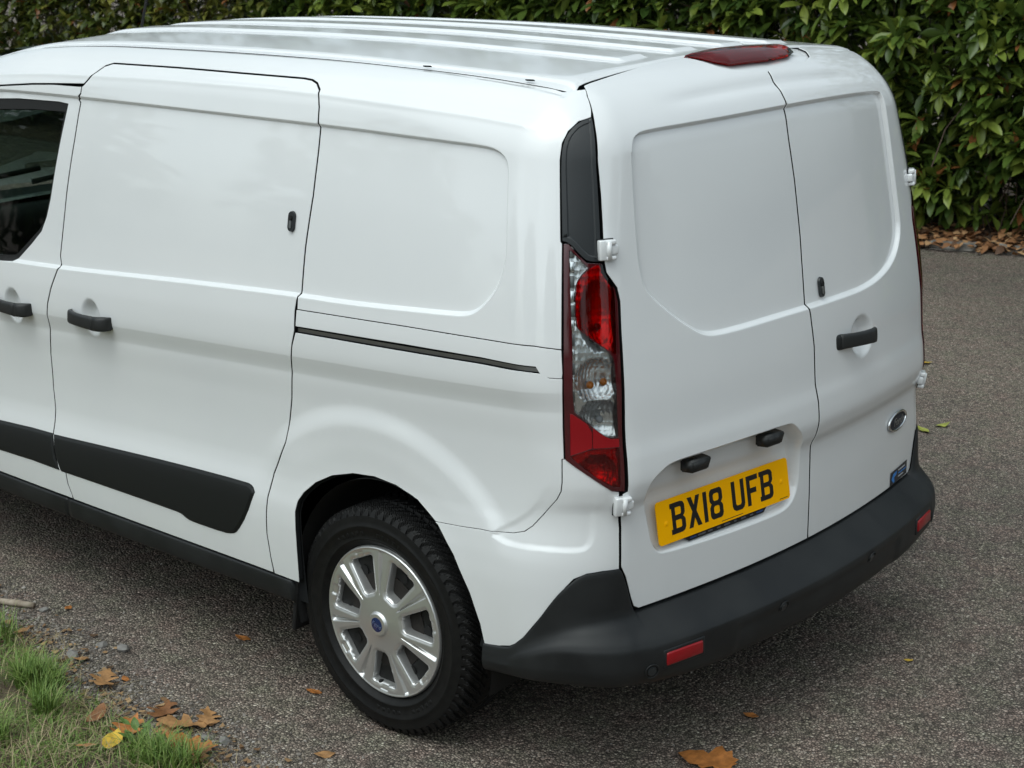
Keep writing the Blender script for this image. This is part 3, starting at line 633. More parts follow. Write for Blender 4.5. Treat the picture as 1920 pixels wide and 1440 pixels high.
sl = np.unique(np.concatenate([np.linspace(-.394, -.66, 34), np.linspace(-.66, -.72, 31), np.linspace(-.72, SC, 50)]))[::-1]
rows = np.linspace(0, 9, 46)
def bumper_pts(s):
    base = np.where(s < SC, 2*SC-s, s)
    vv = np.stack([f(base) for f in fv], -1); oo = np.stack([f(base) for f in fo], -1)
    V_ = np.empty((len(s), len(rows))); O_ = np.empty_like(V_)
    for i in range(len(s)):
        V_[i] = pchip(range(10), vv[i])(rows); O_[i] = pchip(range(10), oo[i])(rows)
    inset = smooth(.43, .40, np.abs(s-SC))[:, None]*smooth(.392, .380, V_)*smooth(.28, .31, V_)
    O_ -= .006*inset
    return V_, O_
sl_all = np.concatenate([sl, (2*SC-sl)[::-1][1:]])
V_, O_ = bumper_pts(sl_all)
S_ = np.repeat(sl_all[:, None], len(rows), 1)
P_, D_ = chart_ray(S_.ravel(), V_.ravel()); D_[:, 2] = 0
X_ = hit(P_, D_)+D_*O_.ravel()[:, None]
bump_me = mesh('rear_bumper', X_, grid_faces(len(sl_all), len(rows))[:, ::-1])
bumper = link('rear_bumper', bump_me, M['trim'], van)
def bump_at(s, row):
    V1, O1 = bumper_pts(np.array([s, s+.004])); r = int(round(row/9*45))
    def pt(i, rr):
        P, D = chart_ray(np.array([[s, s+.004][i]]), np.array([V1[i, rr]])); return Vector((hit(P, D)+D*O1[i, rr])[0])
    p = pt(0, r); a = pt(1, r)-p; b = pt(0, r-1)-p; n = a.cross(b).normalized()
    if n.dot(Vector((-1, .3 if s > SC else -.3, 0))) < 0: n = -n
    return p, n
for sgn in (1, -1):
    s0 = SC+sgn*(SC*-1-.772)
    s0 = -.772 if sgn > 0 else 2*SC+.772
    p, n = bump_at(s0, 5.75); o = link('bumper_reflector', box(.122, .034, .010, .004), M['redref'], bumper); o.matrix_world = frame(p+n*.001, n)
    o2 = link('reflector_surround', box(.140, .050, .006, .0028), M['trim'], bumper); o2.matrix_world = frame(p-n*.001, n)
for s_ in (-.708, -1.156, 2*SC+1.156, 2*SC+.708):
    p, n = bump_at(s_, 6.5 if s_ in (-.708, 2*SC+.708) else 5.5)
    bm = bmesh.new(); bmesh.ops.create_cone(bm, cap_ends=True, segments=24, radius1=.0125, radius2=.0115, depth=.005)
    o = link('parking_sensor', bm_mesh('parking_sensor', bm), M['pillar'], bumper); o.matrix_world = frame(p+n*.001, n)
    bm = bmesh.new(); bmesh.ops.create_circle(bm, segments=28, radius=.0185); ring = [v.co.copy() for v in bm.verts]; bm.free()
    o = link('sensor_ring', tube([*ring, ring[0]], .0018, 6, cap=False), M['trim'], bumper); o.matrix_world = frame(p+n*.001, n)
# ---------------------------------------------------------------- mouldings and sills
def strip(name, s0, s1, prof, mt, parent, n=60):
    ss = np.linspace(s0, s1, n); pr = np.array(prof); r = np.linspace(0, len(pr)-1, 24)
    vv = pchip(range(len(pr)), pr[:, 0])(r); oo = pchip(range(len(pr)), pr[:, 1])(r)
    S, V = np.repeat(ss[:, None], 24, 1), np.repeat(vv[None], n, 0)
    P, D = chart_ray(S.ravel(), V.ravel()); X = hit(P, D)+D*np.tile(oo, n)[:, None]
    F = grid_faces(n, 24)
    c = [tuple(range(24)), tuple(range((n-1)*24, n*24))[::-1]]
    return link(name, mesh(name, X, [tuple(f) for f in F]+c), mt, parent)
prof = [(.366, -.012), (.364, .001), (.358, .004), (.335, .006), (.310, .004), (.298, -.004), (.292, -.03)]
sill1 = strip('sill_trim', .327, 1.407, prof, M['trim'], van); sill2 = strip('sill_trim', 1.410, 2.55, prof, M['trim'], van)
def fn_trim(poly, o):
    def f(s, v):
        X = surf_side(s, v, 0, True); P, D = chart_ray(s, v)
        sd = np.clip(-seg_sd(poly, np.stack([s, v], -1)), 0, .008)
        return X+D*(o*np.sqrt(sd/.008+.05))[:, None]
    return f
tp = chaikin(T['trim_slide'], 1, keep=40); trows = lambda p_: [densify(shrink(p_, o_), .010) for o_ in (.0012, .003, .0055, .0085)]
t1 = sheet('side_moulding', tp, fn_trim(tp, .006), M['moulding'], slide, gap=-.0015, flange=.006, gu=.02, gv=.012, rows_=trows(tp))
tf = T['trim_front']; tfp = [[2.45, .515], *tf[:-2][:4], tf[4], tf[5], tf[6], [2.45, .455]]
t2 = sheet('side_moulding', tfp, fn_trim(tfp, .006), M['moulding'], frontd, gap=-.0015, flange=.006, gu=.03, gv=.012, rows_=trows(tfp))
# ---------------------------------------------------------------- door handles, locks, hinges
def handle(parent, s, v, flip, sc_=.87):
    p, n = at(s+.12, v); q, n2 = at(s-.12, v); c = (p+q)/2; nn = ((n+n2)*.5); nn.z = 0; nn.normalize()
    root = empty('door_handle', parent=parent); 
    ux = (q-p).normalized()
    secs = [(-.118, .002, .010, .030), (-.117, .012, .018, .040), (-.108, .020, .018, .044), (-.090, .028, .016, .043), (-.05, .036, .015, .041), (0, .040, .016, .041), (.05, .040, .018, .043), (.066, .040, .020, .045)]
    blk = [(.0675, .040, .020, .045), (.09, .030, .030, .046), (.108, .020, .030, .046), (.116, .012, .022, .044), (.118, .004, .012, .036)]
    for nme, ss in (('handle_grip', secs), ('handle_end', blk)):
        Vv = []; F = []; K = 20
        for (x, zc, th, hh) in [(a_1, b_1*.92, c_1*1.0, d_1*.92) for a_1, b_1, c_1, d_1 in ss]:
            for k in range(K):
                t = 2*math.pi*k/K; ca, sa = math.cos(t), math.sin(t); e = .55
                yy = math.copysign(abs(ca)**e, ca)*hh/2; zz = math.copysign(abs(sa)**e, sa)*th/2
                Vv.append((x*flip*sc_, yy-.10*abs(zz)*(1 if yy < 0 else 0), zc+zz+(-.10*yy)))
        for i in range(len(ss)-1):
            for k in range(K): F.append((i*K+k, i*K+(k+1) % K, (i+1)*K+(k+1) % K, (i+1)*K+k))
        F += [tuple(range(K)), tuple((len(ss)-1)*K+k for k in range(K))]
        me = mesh(nme, Vv, F); bm = bmesh.new(); bm.from_mesh(me); me = bm_mesh(nme, bm, True)
        o = link('handle_grip' if nme == 'handle_grip' else 'handle_end', me, M['handle'], parent)
        o.matrix_world = frame(c-nn*.004, nn)
    bpy.data.objects.remove(root)
# along the frame's +x: left of someone facing the panel is -x
handle(slide, 1.200, .986, 1); handle(frontd, 1.630, .968, 1); handle(rear_r, -1.583, 1.018, -1, .80)
def lock(parent, s, v):
    p, n = at(s, v); mw = frame(p+n*.002, n)
    def oval(w, h, d, bev, nm):
        bm = bmesh.new(); pts = []
        for k in range(28):
            t = 2*math.pi*k/28; pts.append(bm.verts.new((math.cos(t)*w/2, math.sin(t)*w/2+(h-w)/2*(1 if math.sin(t) >= 0 else -1), 0)))
        f = bm.faces.new(pts); r = bmesh.ops.extrude_face_region(bm, geom=[f]); tv = [e for e in r['geom'] if isinstance(e, bmesh.types.BMVert)]
        bmesh.ops.translate(bm, vec=(0, 0, d), verts=tv); bmesh.ops.scale(bm, vec=(1-bev, 1-bev*.5, 1), verts=tv)
        return bm_mesh(nm, bm)
    o = link('deadlock', oval(.026, .056, .006, .12, 'deadlock'), M['pillar'], parent); o.matrix_world = mw
    o = link('deadlock_cylinder', oval(.013, .014, .010, .1, 'deadlock_cylinder'), M['rubber'], parent); o.matrix_world = mw @ Matrix.Translation((0, .009, 0))
    o = link('deadlock_slider', oval(.010, .022, .008, .1, 'deadlock_slider'), M['steel'], parent); o.matrix_world = mw @ Matrix.Translation((0, -.008, 0))
lock(slide, .313, 1.372); lock(rear_r, -1.464, 1.176)
def hinge(parent, s, v, fl):
    p, n = at(s, v); n.z *= .3; n.normalize(); mw = frame(p, n)
    def add(nm, me, dx, dy, dz, mt):
        o = link(nm, me, mt, parent); o.matrix_world = mw @ Matrix.Scale(.86, 4) @ Matrix.Translation((dx*fl, dy, dz))
    add('hinge_bracket', box(.022, .056, .022, .004), -.013, 0, .008, M['paint'])
    add('hinge_bracket', box(.030, .014, .024, .004), .010, .021, .010, M['paint'])
    add('hinge_bracket', box(.030, .012, .024, .004), .010, -.022, .010, M['paint'])
    add('hinge_leaf', box(.030, .027, .020, .005), .020, 0, .006, M['paint'])
    add('hinge_pin', tube([(0, -.024, 0), (0, .024, 0)], .0075, 12), .004, 0, .018, M['paint'])
    add('hinge_slot', box(.006, .030, .018, .001), .0015, 0, .011, M['gap'])
    add('hinge_shadow_pad', box(.050, .060, .003, .001), 0, 0, -.001, M['gap'])  # dark pad, paints the shade behind the hinge
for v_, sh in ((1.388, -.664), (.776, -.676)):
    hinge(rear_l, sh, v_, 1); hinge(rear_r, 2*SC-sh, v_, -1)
# ---------------------------------------------------------------- number plate with its holder, lamps, badge, sticker
plate = empty('number_plate', parent=van)
a_, b_ = -.0949, .16
lat = Vector((math.sin(a_), -math.cos(a_), 0)); nr = Vector((-math.cos(a_), -math.sin(a_), 0)); upv = Vector((0, 0, 1))*math.cos(b_)-nr*math.sin(b_); nrm = lat.cross(upv).normalized()
if nrm.dot(nr) < 0: nrm = -nrm
PM = Matrix(((lat.x, upv.x, nrm.x, -.736), (lat.y, upv.y, nrm.y, .350), (lat.z, upv.z, nrm.z, .689), (0, 0, 0, 1)))
def rrect(w, h, r, n=5):
    o = []
    for cx, cy, a0 in ((w/2-r, h/2-r, 0), (-w/2+r, h/2-r, 90), (-w/2+r, -h/2+r, 180), (w/2-r, -h/2+r, 270)):
        for k in range(n+1):
            t = math.radians(a0+90*k/n); o.append((cx+r*math.cos(t), cy+r*math.sin(t)))
    return o
def flat(name, outline, holes, z0, z1):
    """a flat printed or cut shape with a little thickness"""
    loops = [np.array(outline)]+[np.array(h) for h in holes]; allp = np.concatenate(loops); E = []; o = 0
    for l in loops: E += [(o+i, o+(i+1) % len(l)) for i in range(len(l))]; o += len(l)
    vs, es, fs, *_ = geometry.delaunay_2d_cdt([Vector((float(x), float(y))) for x, y in allp], E, [], 0, 1e-7)
    V2 = np.array([(v.x, v.y) for v in vs]); F = np.array([tuple(f) for f in fs if len(f) == 3]); c = V2[F].mean(1); k = seg_sd(loops[0], c) < 0
    for h in loops[1:]: k &= seg_sd(h, c) > 0
    F = F[k]; n = len(V2)
    top = np.c_[V2, np.full(n, z1)]; bot = np.c_[V2, np.full(n, z0)]
    fl = [tuple(f) for f in F]+[tuple(f[::-1]+n) for f in F]
    for a, b in E: fl.append((a, b, b+n, a+n))
    bm = bmesh.new(); me = mesh(name, np.concatenate([top, bot]), fl, False); bm.from_mesh(me); bpy.data.meshes.remove(me)
    return bm_mesh(name, bm)
def pl(nm, me, mt, dx=0, dy=0, dz=0):
    o = link(nm, me, mt, plate); o.matrix_world = PM @ Matrix.Translation((dx, dy, dz)); return o
pl('plate_sheet', flat('plate_sheet', rrect(.52, .111, .010), [], 0, .003), M['yellow'])
pl('plate_holder', flat('plate_holder', [(-.165, -.02), (.165, -.02), (.165, -.0555), (.148, -.069), (-.148, -.069), (-.165, -.0555)], [], -.006, -.0005), M['ink'])
for k in range(9): 
    w_ = [.030, .036, .022, .018, .03, .012, .024, .016, .034][k]
    pl('holder_print', flat('holder_print', rrect(w_*.8, .0042, .001, 2), [], -.0004, .0001), M['dimblue'] if k in (0, 8) else M['dimprint'], -.132+k*.033, -.0625, 0)
for sx in (-1, 1):
    o = pl('plate_screw', ball(.0075, 'plate_screw'), M['yellow'], sx*.228, -.004, .002); o.scale = (1, 1, .45)
def oct_(x0, y0, x1, y1, c): return [(x0+c, y0), (x1-c, y0), (x1, y0+c), (x1, y1-c), (x1-c, y1), (x0+c, y1), (x0, y1-c), (x0, y0+c)]
G_ = {
 'B': (50, [(-4, 0), (36, 0), (45, 3), (50, 11), (50, 31), (46, 37), (42, 40), (46, 43), (50, 49), (50, 68), (45, 76), (36, 79), (-4, 79), (-4, 66), (1, 66), (1, 13), (-4, 13)], [[(14, 13), (33, 13), (36, 16), (36, 30), (33, 33.5), (14, 33.5)], [(14, 46.5), (33, 46.5), (36, 50), (36, 63), (33, 66), (14, 66)]]),
 'X': (50, [(0, 0), (15.5, 0), (25, 24), (34.5, 0), (50, 0), (33, 40), (49, 79), (33.5, 79), (25, 56), (16.5, 79), (1, 79), (17, 40)], []),
 '1': (14, [(0, 0), (14, 0), (14, 79), (0, 79)], []),
 '8': (50, [(9, 0), (41, 0), (47, 4), (50, 11), (50, 31), (46, 37), (43, 40), (46, 43), (50, 49), (50, 68), (47, 75), (41, 79), (9, 79), (3, 75), (0, 68), (0, 49), (4, 43), (7, 40), (4, 37), (0, 31), (0, 11), (3, 4)], [oct_(14, 13, 36, 33.5, 4), oct_(14, 46.5, 36, 66, 4)]),
 'U': (50, [(0, 79), (0, 14), (4, 5), (13, 0), (37, 0), (46, 5), (50, 14), (50, 79), (36, 79), (36, 18), (32, 13.5), (18, 13.5), (14, 18), (14, 79)], []),
 'F': (46, [(0, 0), (14, 0), (14, 32), (38, 32), (38, 45.5), (14, 45.5), (14, 65.5), (46, 65.5), (46, 79), (0, 79)], [])}
x_ = -.207
for c_ in 'BX18 UFB':
    if c_ == ' ': x_ += .0265; continue
    w_, o_, h_ = G_[c_]; sc = lambda l: [(x*.001, y*.001-.0395) for x, y in l]
    pl('plate_character', flat('plate_character', sc(o_), [sc(h) for h in h_], .0031, .0036), M['ink'], x_, .002, 0); x_ += w_*.001+.0105
pl('maker_line', flat('maker_line', rrect(.085, .0016, .0005, 2), [], .0031, .0034), M['ink'], .02, -.0495, 0)
pl('maker_line', flat('maker_line', rrect(.034, .0016, .0005, 2), [], .0031, .0034), M['ink'], .232, -.0495, 0)
for s_ in (-.893, -1.186):                                       # plate lamps hang from the roof of the recess
    p, n = at(s_, .826); n.z = 0; n.normalize(); p = Vector(surf_side(np.array([s_]), np.array([.826]), -.020, False)[0])
    bm = bmesh.new(); vs = [bm.verts.new(c) for c in ((-.042, .016, -.01), (.042, .016, -.01), (.042, -.016, -.01), (-.042, -.016, -.01), (-.036, .016, .030), (.036, .016, .030), (.030, -.016, .024), (-.030, -.016, .024))]
    for f in ((0, 1, 2, 3), (4, 5, 6, 7), (0, 1, 5, 4), (1, 2, 6, 5), (2, 3, 7, 6), (3, 0, 4, 7)): bm.faces.new([vs[i] for i in f])
    bmesh.ops.recalc_face_normals(bm, faces=bm.faces[:]); bmesh.ops.bevel(bm, geom=bm.edges[:], offset=.004, segments=2, affect='EDGES')
    o = link('plate_lamp', bm_mesh('plate_lamp', bm, True), M['handle'], van); o.matrix_world = frame(p-n*.004, n)
def text(nm, body, size, mw, mt, parent, shear=.25, ext=.0006):
    cu = bpy.data.curves.new(nm, 'FONT'); cu.body = body; cu.size = size; cu.align_x = 'CENTER'; cu.align_y = 'CENTER'; cu.shear = shear; cu.extrude = ext; cu.resolution_u = 2
    t = bpy.data.objects.new(nm, cu); col.objects.link(t); bpy.context.view_layer.update()
    me = bpy.data.meshes.new_from_object(t.evaluated_get(bpy.context.evaluated_depsgraph_get())); bpy.data.objects.remove(t)
    o = link(nm, me, mt, parent); o.matrix_world = mw; return o
def dome(w, h, d, nm, n=40, k=6):
    Vv = [(0, 0, d)]; F = []
    for i in range(1, k+1):
        t = i/k*math.pi/2
        for j in range(n): a = 2*math.pi*j/n; Vv.append((math.sin(t)*math.cos(a)*w/2, math.sin(t)*math.sin(a)*h/2, d*math.cos(t)))
    for j in range(n): F.append((0, 1+j, 1+(j+1) % n))
    for i in range(k-1):
        for j in range(n): a = 1+i*n+j; b = 1+i*n+(j+1) % n; F.append((a, a+n, b+n, b))
    return mesh(nm, Vv, F)
p, n = at(-1.937, .691); mw = frame(p+n*.0005, n)
badge = empty('badge', parent=van)
ringp = [(.069*math.cos(t), .0265*math.sin(t), .003) for t in np.linspace(0, 2*math.pi, 49)]; o = link('badge_rim', tube(ringp, .0042, 8, cap=False), M['chrome'], badge); o.matrix_world = mw
o = link('badge_face', dome(.138, .053, .005, 'badge_face'), M['badgeface'], badge); o.matrix_world = mw
text('badge_lettering', 'Ford', .034, mw @ Matrix.Translation((0, -.001, .0052)), M['steel'], badge)
def skin_patch(nm, quad, off, mt, parent):
    return sheet(nm, quad, fn_side(off), mt, parent, gap=0, flange=0, gu=.03, gv=.012, edge=.01, fine=0)
skin_patch('sticker', [[-1.905, .492], [-1.905, .535], [-2.035, .540], [-2.035, .497]], .0015, M['navy'], rear_r)
skin_patch('sticker_print', [[-1.913, .512], [-1.925, .527], [-1.960, .530], [-1.950, .518], [-1.935, .514], [-1.940, .500], [-1.930, .498]], .0022, M['skyblue'], rear_r)
for v0, s0, s1 in ((.526, -1.968, -2.02), (.516, -1.968, -2.028), (.506, -1.968, -2.01)):
    skin_patch('sticker_print', [[s0, v0], [s0, v0+.004], [s1, v0+.004], [s1, v0]], .0022, M['whiteprint'] if v0 != .516 else M['skyblue'], rear_r)
# ---------------------------------------------------------------- right-hand side and the rest of the van
for o in (body_up, body_low, rail, slotbar, corner, frontd, sill1, sill2, pillar, tlight): mirror(o, van)
fill_r = sheet('side_panel', slide_outline, fn_side(), M['paint'], van, ftest=None, gap=.0028); fill_r.scale = (1, -1, 1)
# lower front body, bonnet, windscreen
xs_ = np.array([2.52, 2.8, 3.1, 3.4, 3.65, 3.82, 3.92, 3.96]); wd = [.895, .90, .90, .885, .84, .75, .60, .45]; tp_ = [1.13, 1.10, 1.05, .99, .92, .84, .74, .62]
bt = [.30, .30, .30, .29, .27, .26, .27, .34]; V = []; K = 28
for x, w_, t_, b_2 in zip(xs_, wd, tp_, bt):
    for k in range(K):
        u = -1+2*k/(K-1); e = abs(u)
        if e > .62: y = math.copysign(w_*(1-.03*((1-e)/.38)**2), u); zz_ = b_2+(t_-.10-b_2)*(1-e)/.38
        else:
            a = (e/.62)**4; y = u/.62*w_*.97; zz_ = t_-.10*a+.02*(1-(e/.62)**2)
        V.append((x, y, zz_))
F = [tuple(f) for f in grid_faces(8, K)]
Vn = np.array(V)
F = [f for f in F if not (np.hypot(Vn[list(f)].mean(0)[0]-3.06, Vn[list(f)].mean(0)[2]-.315) < .34 and abs(Vn[list(f)].mean(0)[1]) > .7)]
link('front_body', mesh('front_body', V, F), M['paint'], van)
wsv = [(2.06, -.62, 1.735), (2.10, 0, 1.765), (2.06, .62, 1.735), (2.95, .74, 1.10), (3.05, 0, 1.12), (2.95, -.74, 1.10)]
link('windscreen', mesh('windscreen', wsv, [(0, 1, 4, 5), (1, 2, 3, 4)]), M['glass'], van)
for sy in (1, -1):
    link('windscreen_pillar', tube([(2.02, sy*.66, 1.72), (2.3, sy*.745, 1.50), (2.58, sy*.83, 1.16)], [.045, .045, .05], 10), M['paint'], van)
    mr = link('door_mirror', box(.16, .20, .20, .05, 4), M['trim'], van); mr.location = (2.40, sy*1.02, 1.16)
    gl_ = link('mirror_glass', box(.004, .15, .15, .001), M['chrome'], van); gl_.location = (2.318, sy*1.03, 1.16)
    link('mirror_arm', tube([(2.42, sy*.86, 1.10), (2.41, sy*.97, 1.12)], .03, 10), M['trim'], van)
for k in range(2): link('wiper', tube([(2.97, .55-k*.6, 1.13), (2.90, .28-k*.6, 1.17), (2.86, -.02-k*.6, 1.20)], .012, 6), M['rubber'], van)
o = link('dashboard', box(.50, 1.56, .30, .06, 3), M['interior'], van); o.location = (2.68, 0, .98)
o = link('cab_floor', box(2.0, 1.60, .04), M['interior'], van); o.location = (1.9, 0, .46)
o = link('bulkhead', box(.03, 1.44, 1.18, .008), M['interior'], van); o.location = (1.24, 0, 1.04)
for sy in (.36, -.36):
    s1_ = link('seat_back', box(.16, .48, .62, .05, 3), M['interior'], van); s1_.location = (1.44, sy, 1.06); s1_.rotation_euler = (0, -.22, 0)
    s2_ = link('seat_cushion', box(.50, .50, .18, .06, 3), M['interior'], van); s2_.location = (1.74, sy, .72)
    s3_ = link('headrest', box(.09, .26, .17, .035, 3), M['interior'], van); s3_.location = (1.35, sy, 1.46)
ring = [(2.18+.05*math.cos(t)*.35, -.36+.185*math.sin(t), 1.10+.185*math.cos(t)*.9) for t in np.linspace(0, 2*math.pi, 33)]
link('steering_wheel', tube(ring, .015, 8, cap=False), M['interior'], van)
o = link('underbody', box(4.3, 1.50, .07, .02), M['gap'], van); o.location = (1.45, 0, .32)
# aerial on the front of the roof
link('aerial', tube([(2.12, 0, 1.715), (2.10, 0, 1.745), (2.085, 0, 1.775), (1.97, 0, 2.06)], [.018, .011, .0055, .0032], 10), M['rubber'], van)
# wheel arch liners and mud flaps
ax = np.array([p[0] for p in arch]); 
for xw in (0.0, 3.06):
    th = np.linspace(-.25, math.pi+.25, 34); Vv = []
    for y0 in (.895, .50):
        rr = .388 if y0 > .8 else .37
        for t in th: Vv.append((xw-.045*(xw == 0)+rr*math.cos(t)*(.95), y0, .335+rr*math.sin(t)*1.03))
    for t in th: Vv.append((xw-.045*(xw == 0)+.2*math.cos(t), .495, .335+.2*math.sin(t)))
    lin = link('wheel_arch_liner', mesh('wheel_arch_liner', Vv, grid_faces(3, 34)), M['rubber'], van); mirror(lin, van)
flap = link('mud_flap', box(.014, .16, .16, .004), M['rubber'], van); flap.location = (.335, .815, .285); flap.rotation_euler = (0, -.15, 0); mirror(flap, van).location = (.335, -.815, .285)

# ---------------------------------------------------------------- wheels
RT = .324
def make_wheel():
    root = empty('wheel')
    # tyre: tread grid with directional grooves, then sidewalls
    nth = 900; wv = np.concatenate([[-.100, -.1015, -.100], np.linspace(-.094, .094, 53), [.100, .1015, .100]])
    th = np.linspace(0, 2*math.pi, nth, endpoint=False)
    TH, WV = np.meshgrid(th, wv, indexing='ij'); aw = np.abs(WV)
    r = RT-.0025*(aw/.08)**2-.030*np.clip((aw-.078)/.024, 0, 1.2)**2.2
    pitch = 66; ph = TH*pitch/(2*math.pi)+aw*34-np.where(WV > 0, .5, 0)
    fr = np.abs((ph % 1)-.5)                       # 0 in the groove centre
    gw = .11+.05*smooth(.02, .085, aw)
    g = smooth(gw+.05, gw-.03, fr)*smooth(.006, .014, aw)*smooth(.101, .094, aw)
    ph2 = TH*pitch*2/(2*math.pi)+aw*60+.25
    sipe = smooth(.10, .04, np.abs((ph2 % 1)-.5))*.35*smooth(.030, .036, aw)*smooth(.094, .088, aw)
    c = smooth(.0062, .0035, np.abs(aw-.031))
    dep = np.maximum(np.maximum(g, c), sipe)*.0090
    r = r-dep
    r[:, :3] = [[.262, .285, .298]]; r[:, -3:] = [[.298, .285, .262]]
    X = np.stack([r*np.cos(TH), WV, r*np.sin(TH)], -1).reshape(-1, 3)
    tread = link('tyre_tread', mesh('tyre_tread', X, grid_faces(nth, len(wv), True), False), M['tyre'], root)
    prof = [(.297, .1003), (.286, .1022), (.274, .1032), (.2725, .1045), (.2675, .1045), (.266, .1034), (.250, .1020), (.238, .0985), (.2362, .0998), (.2325, .0998), (.231, .0975), (.222, .090), (.214, .082), (.205, .070)]
    n2 = 180; t2 = np.linspace(0, 2*math.pi, n2, endpoint=False); pr = np.array(prof)
    # raised marks moulded in the sidewall
    def side(sg):
        rows = []
        for (rr, yy) in pr: rows.append(np.stack([rr*np.cos(t2), np.full(n2, yy*sg), rr*np.sin(t2)], -1))
        A = np.stack(rows, 1).reshape(-1, 3); F = grid_faces(n2, len(pr), True)
        return mesh('tyre_sidewall', A, F if sg > 0 else F[:, ::-1])
    link('tyre_sidewall', side(1), M['tyre'], root); link('tyre_sidewall', side(-1), M['tyre'], root)
    for k in range(26):
        if k in (6, 7, 13, 19, 20): continue
        t = math.radians(40+k*4.6 if k < 13 else 205+(k-13)*4.6)
        o = link('tyre_mark', MARK, None, root); R_ = .253
        o.matrix_local = Matrix.Translation((R_*math.cos(t), .1018, R_*math.sin(t))) @ Matrix.Rotation(-t+math.pi/2, 4, 'Y') @ Matrix.Diagonal((.6+.7*((k*37) % 10)/10, 1, .7+.5*((k*53) % 10)/10, 1))
    # cover
    nr, na = 110, 7*96; rr = np.concatenate([np.linspace(.0, .205, nr-8), [.207, .209, .211, .2125, .2135, .214, .214, .213]])
    aa = np.linspace(0, 2*math.pi, na, endpoint=False); R_, A_ = np.meshgrid(rr, aa, indexing='ij')
    s7 = 2*math.pi/7
    ph = (A_+s7/2) % s7-s7/2; u = R_*np.cos(ph); wv_ = R_*np.sin(ph)
    half = .0208+.0245*np.clip((u-.085)/.093, 0, 1)
    dx = np.abs(wv_)-half+.010; du = np.maximum(.085-u, u-.183)+.010
    sd = np.hypot(np.maximum(dx, 0), np.maximum(du, 0))+np.minimum(np.maximum(dx, du), 0)-.010
    h = .016-.010*(R_/.2)**2+.006*np.exp(-(R_/.07)**2)
    h -= .075*smooth(.002, -.0075, sd)+.003*smooth(.012, .002, sd)
    ph2 = (A_+s7) % s7-s7/2; sw = np.abs(R_*np.sin(ph2)); hw = .0008+.0105*np.clip((R_-.080)/.118, 0, 1)
    h -= .009*smooth(0, 1, np.clip(1-sw/np.maximum(hw, 1e-4), 0, 1))*smooth(.078, .095, R_)*smooth(.206, .200, R_)
    h -= .004*smooth(.180, .186, R_)*smooth(.203, .199, R_)*smooth(.020, .010, np.abs(wv_))
    h = np.where(R_ > .2065, .0075-.010*np.clip((R_-.209)/.005, 0, 1)**2, h)
    h += np.where(R_ < .0345, .007*smooth(.0345, .031, R_)-.002*smooth(.027, .0, R_), 0)
    h[-1] = -.012
    X = np.stack([R_*np.cos(A_), .086+h, R_*np.sin(A_)], -1).reshape(-1, 3)
    F = grid_faces(nr, na); i = np.arange(nr-1)*na
    F = np.concatenate([F, np.stack([i+na-1, i+na+na-1, i+na, i], -1)])
    link('wheel_cover', mesh('wheel_cover', X, F), M['silver'], root)
    def disc(nm, R0, R1, y, mt, n=64):
        Vv = [(R0*math.cos(t), y, R0*math.sin(t)) for t in np.linspace(0, 2*math.pi, n, endpoint=False)]+[(R1*math.cos(t), y, R1*math.sin(t)) for t in np.linspace(0, 2*math.pi, n, endpoint=False)]
        return link(nm, mesh(nm, Vv, [(k, (k+1) % n, n+(k+1) % n, n+k) for k in range(n)]), mt, root)
    disc('steel_wheel', .02, .135, .070, M['brake']); disc('steel_wheel', .135, .212, .068, M['dark_steel'])
    disc('steel_wheel', .02, .212, -.09, M['dark_steel'])
    for k in range(12):
        t = 2*math.pi*k/12+.2; bm = bmesh.new(); bmesh.ops.create_cone(bm, cap_ends=True, segments=14, radius1=.015, radius2=.013, depth=.004)
        o = link('vent_hole', bm_mesh('vent_hole', bm), M['rubber'], root); o.matrix_local = Matrix.Translation((.150*math.cos(t), .069, .150*math.sin(t))) @ Matrix.Rotation(math.pi/2, 4, 'X')
    o = link('centre_badge', dome(.046, .046, .003, 'centre_badge'), M['blue'], root); o.matrix_local = Matrix.Translation((0, .1128, 0)) @ Matrix.Rotation(-math.pi/2, 4, 'X')
    lo = text('badge_script', 'Ford', .019, Matrix.Identity(4), M['whiteprint2'], root, ext=.0003); lo.matrix_local = Matrix.Translation((0, .1159, 0)) @ Matrix.Rotation(math.pi, 4, 'Z') @ Matrix.Rotation(math.pi/2, 4, 'X') 
    v = link('tyre_valve', tube([(-.02, .070, -.188), (-.022, .088, -.180)], .005, 8), M['rubber'], root)
    return root
M['whiteprint2'] = mat('grey_badge_print', (.12, .15, .24), .3)
MARK = box(.011, .0016, .016, .0006, 1, 'tyre_mark'); MARK.materials.append(M['tyre'])
def kids(o): return [k for k in bpy.data.objects if k.parent == o]
wheel0 = make_wheel(); wheel0.parent = van; wheel0.location = (0, .783, .320); wheel0.rotation_euler = (0, math.radians(-14), 0)
wk = kids(wheel0)
for x, y in ((0, -1), (3.06, 1), (3.06, -1)):
    r = wheel0.copy(); col.objects.link(r); r.location = (x, y*.783, .320); r.rotation_euler = (0, .6, 0 if y > 0 else math.pi)
    for k in wk:
        if k.name.startswith('tyre_mark') or k.name.startswith('vent_hole'): continue
        c = k.copy(); col.objects.link(c); c.parent = r

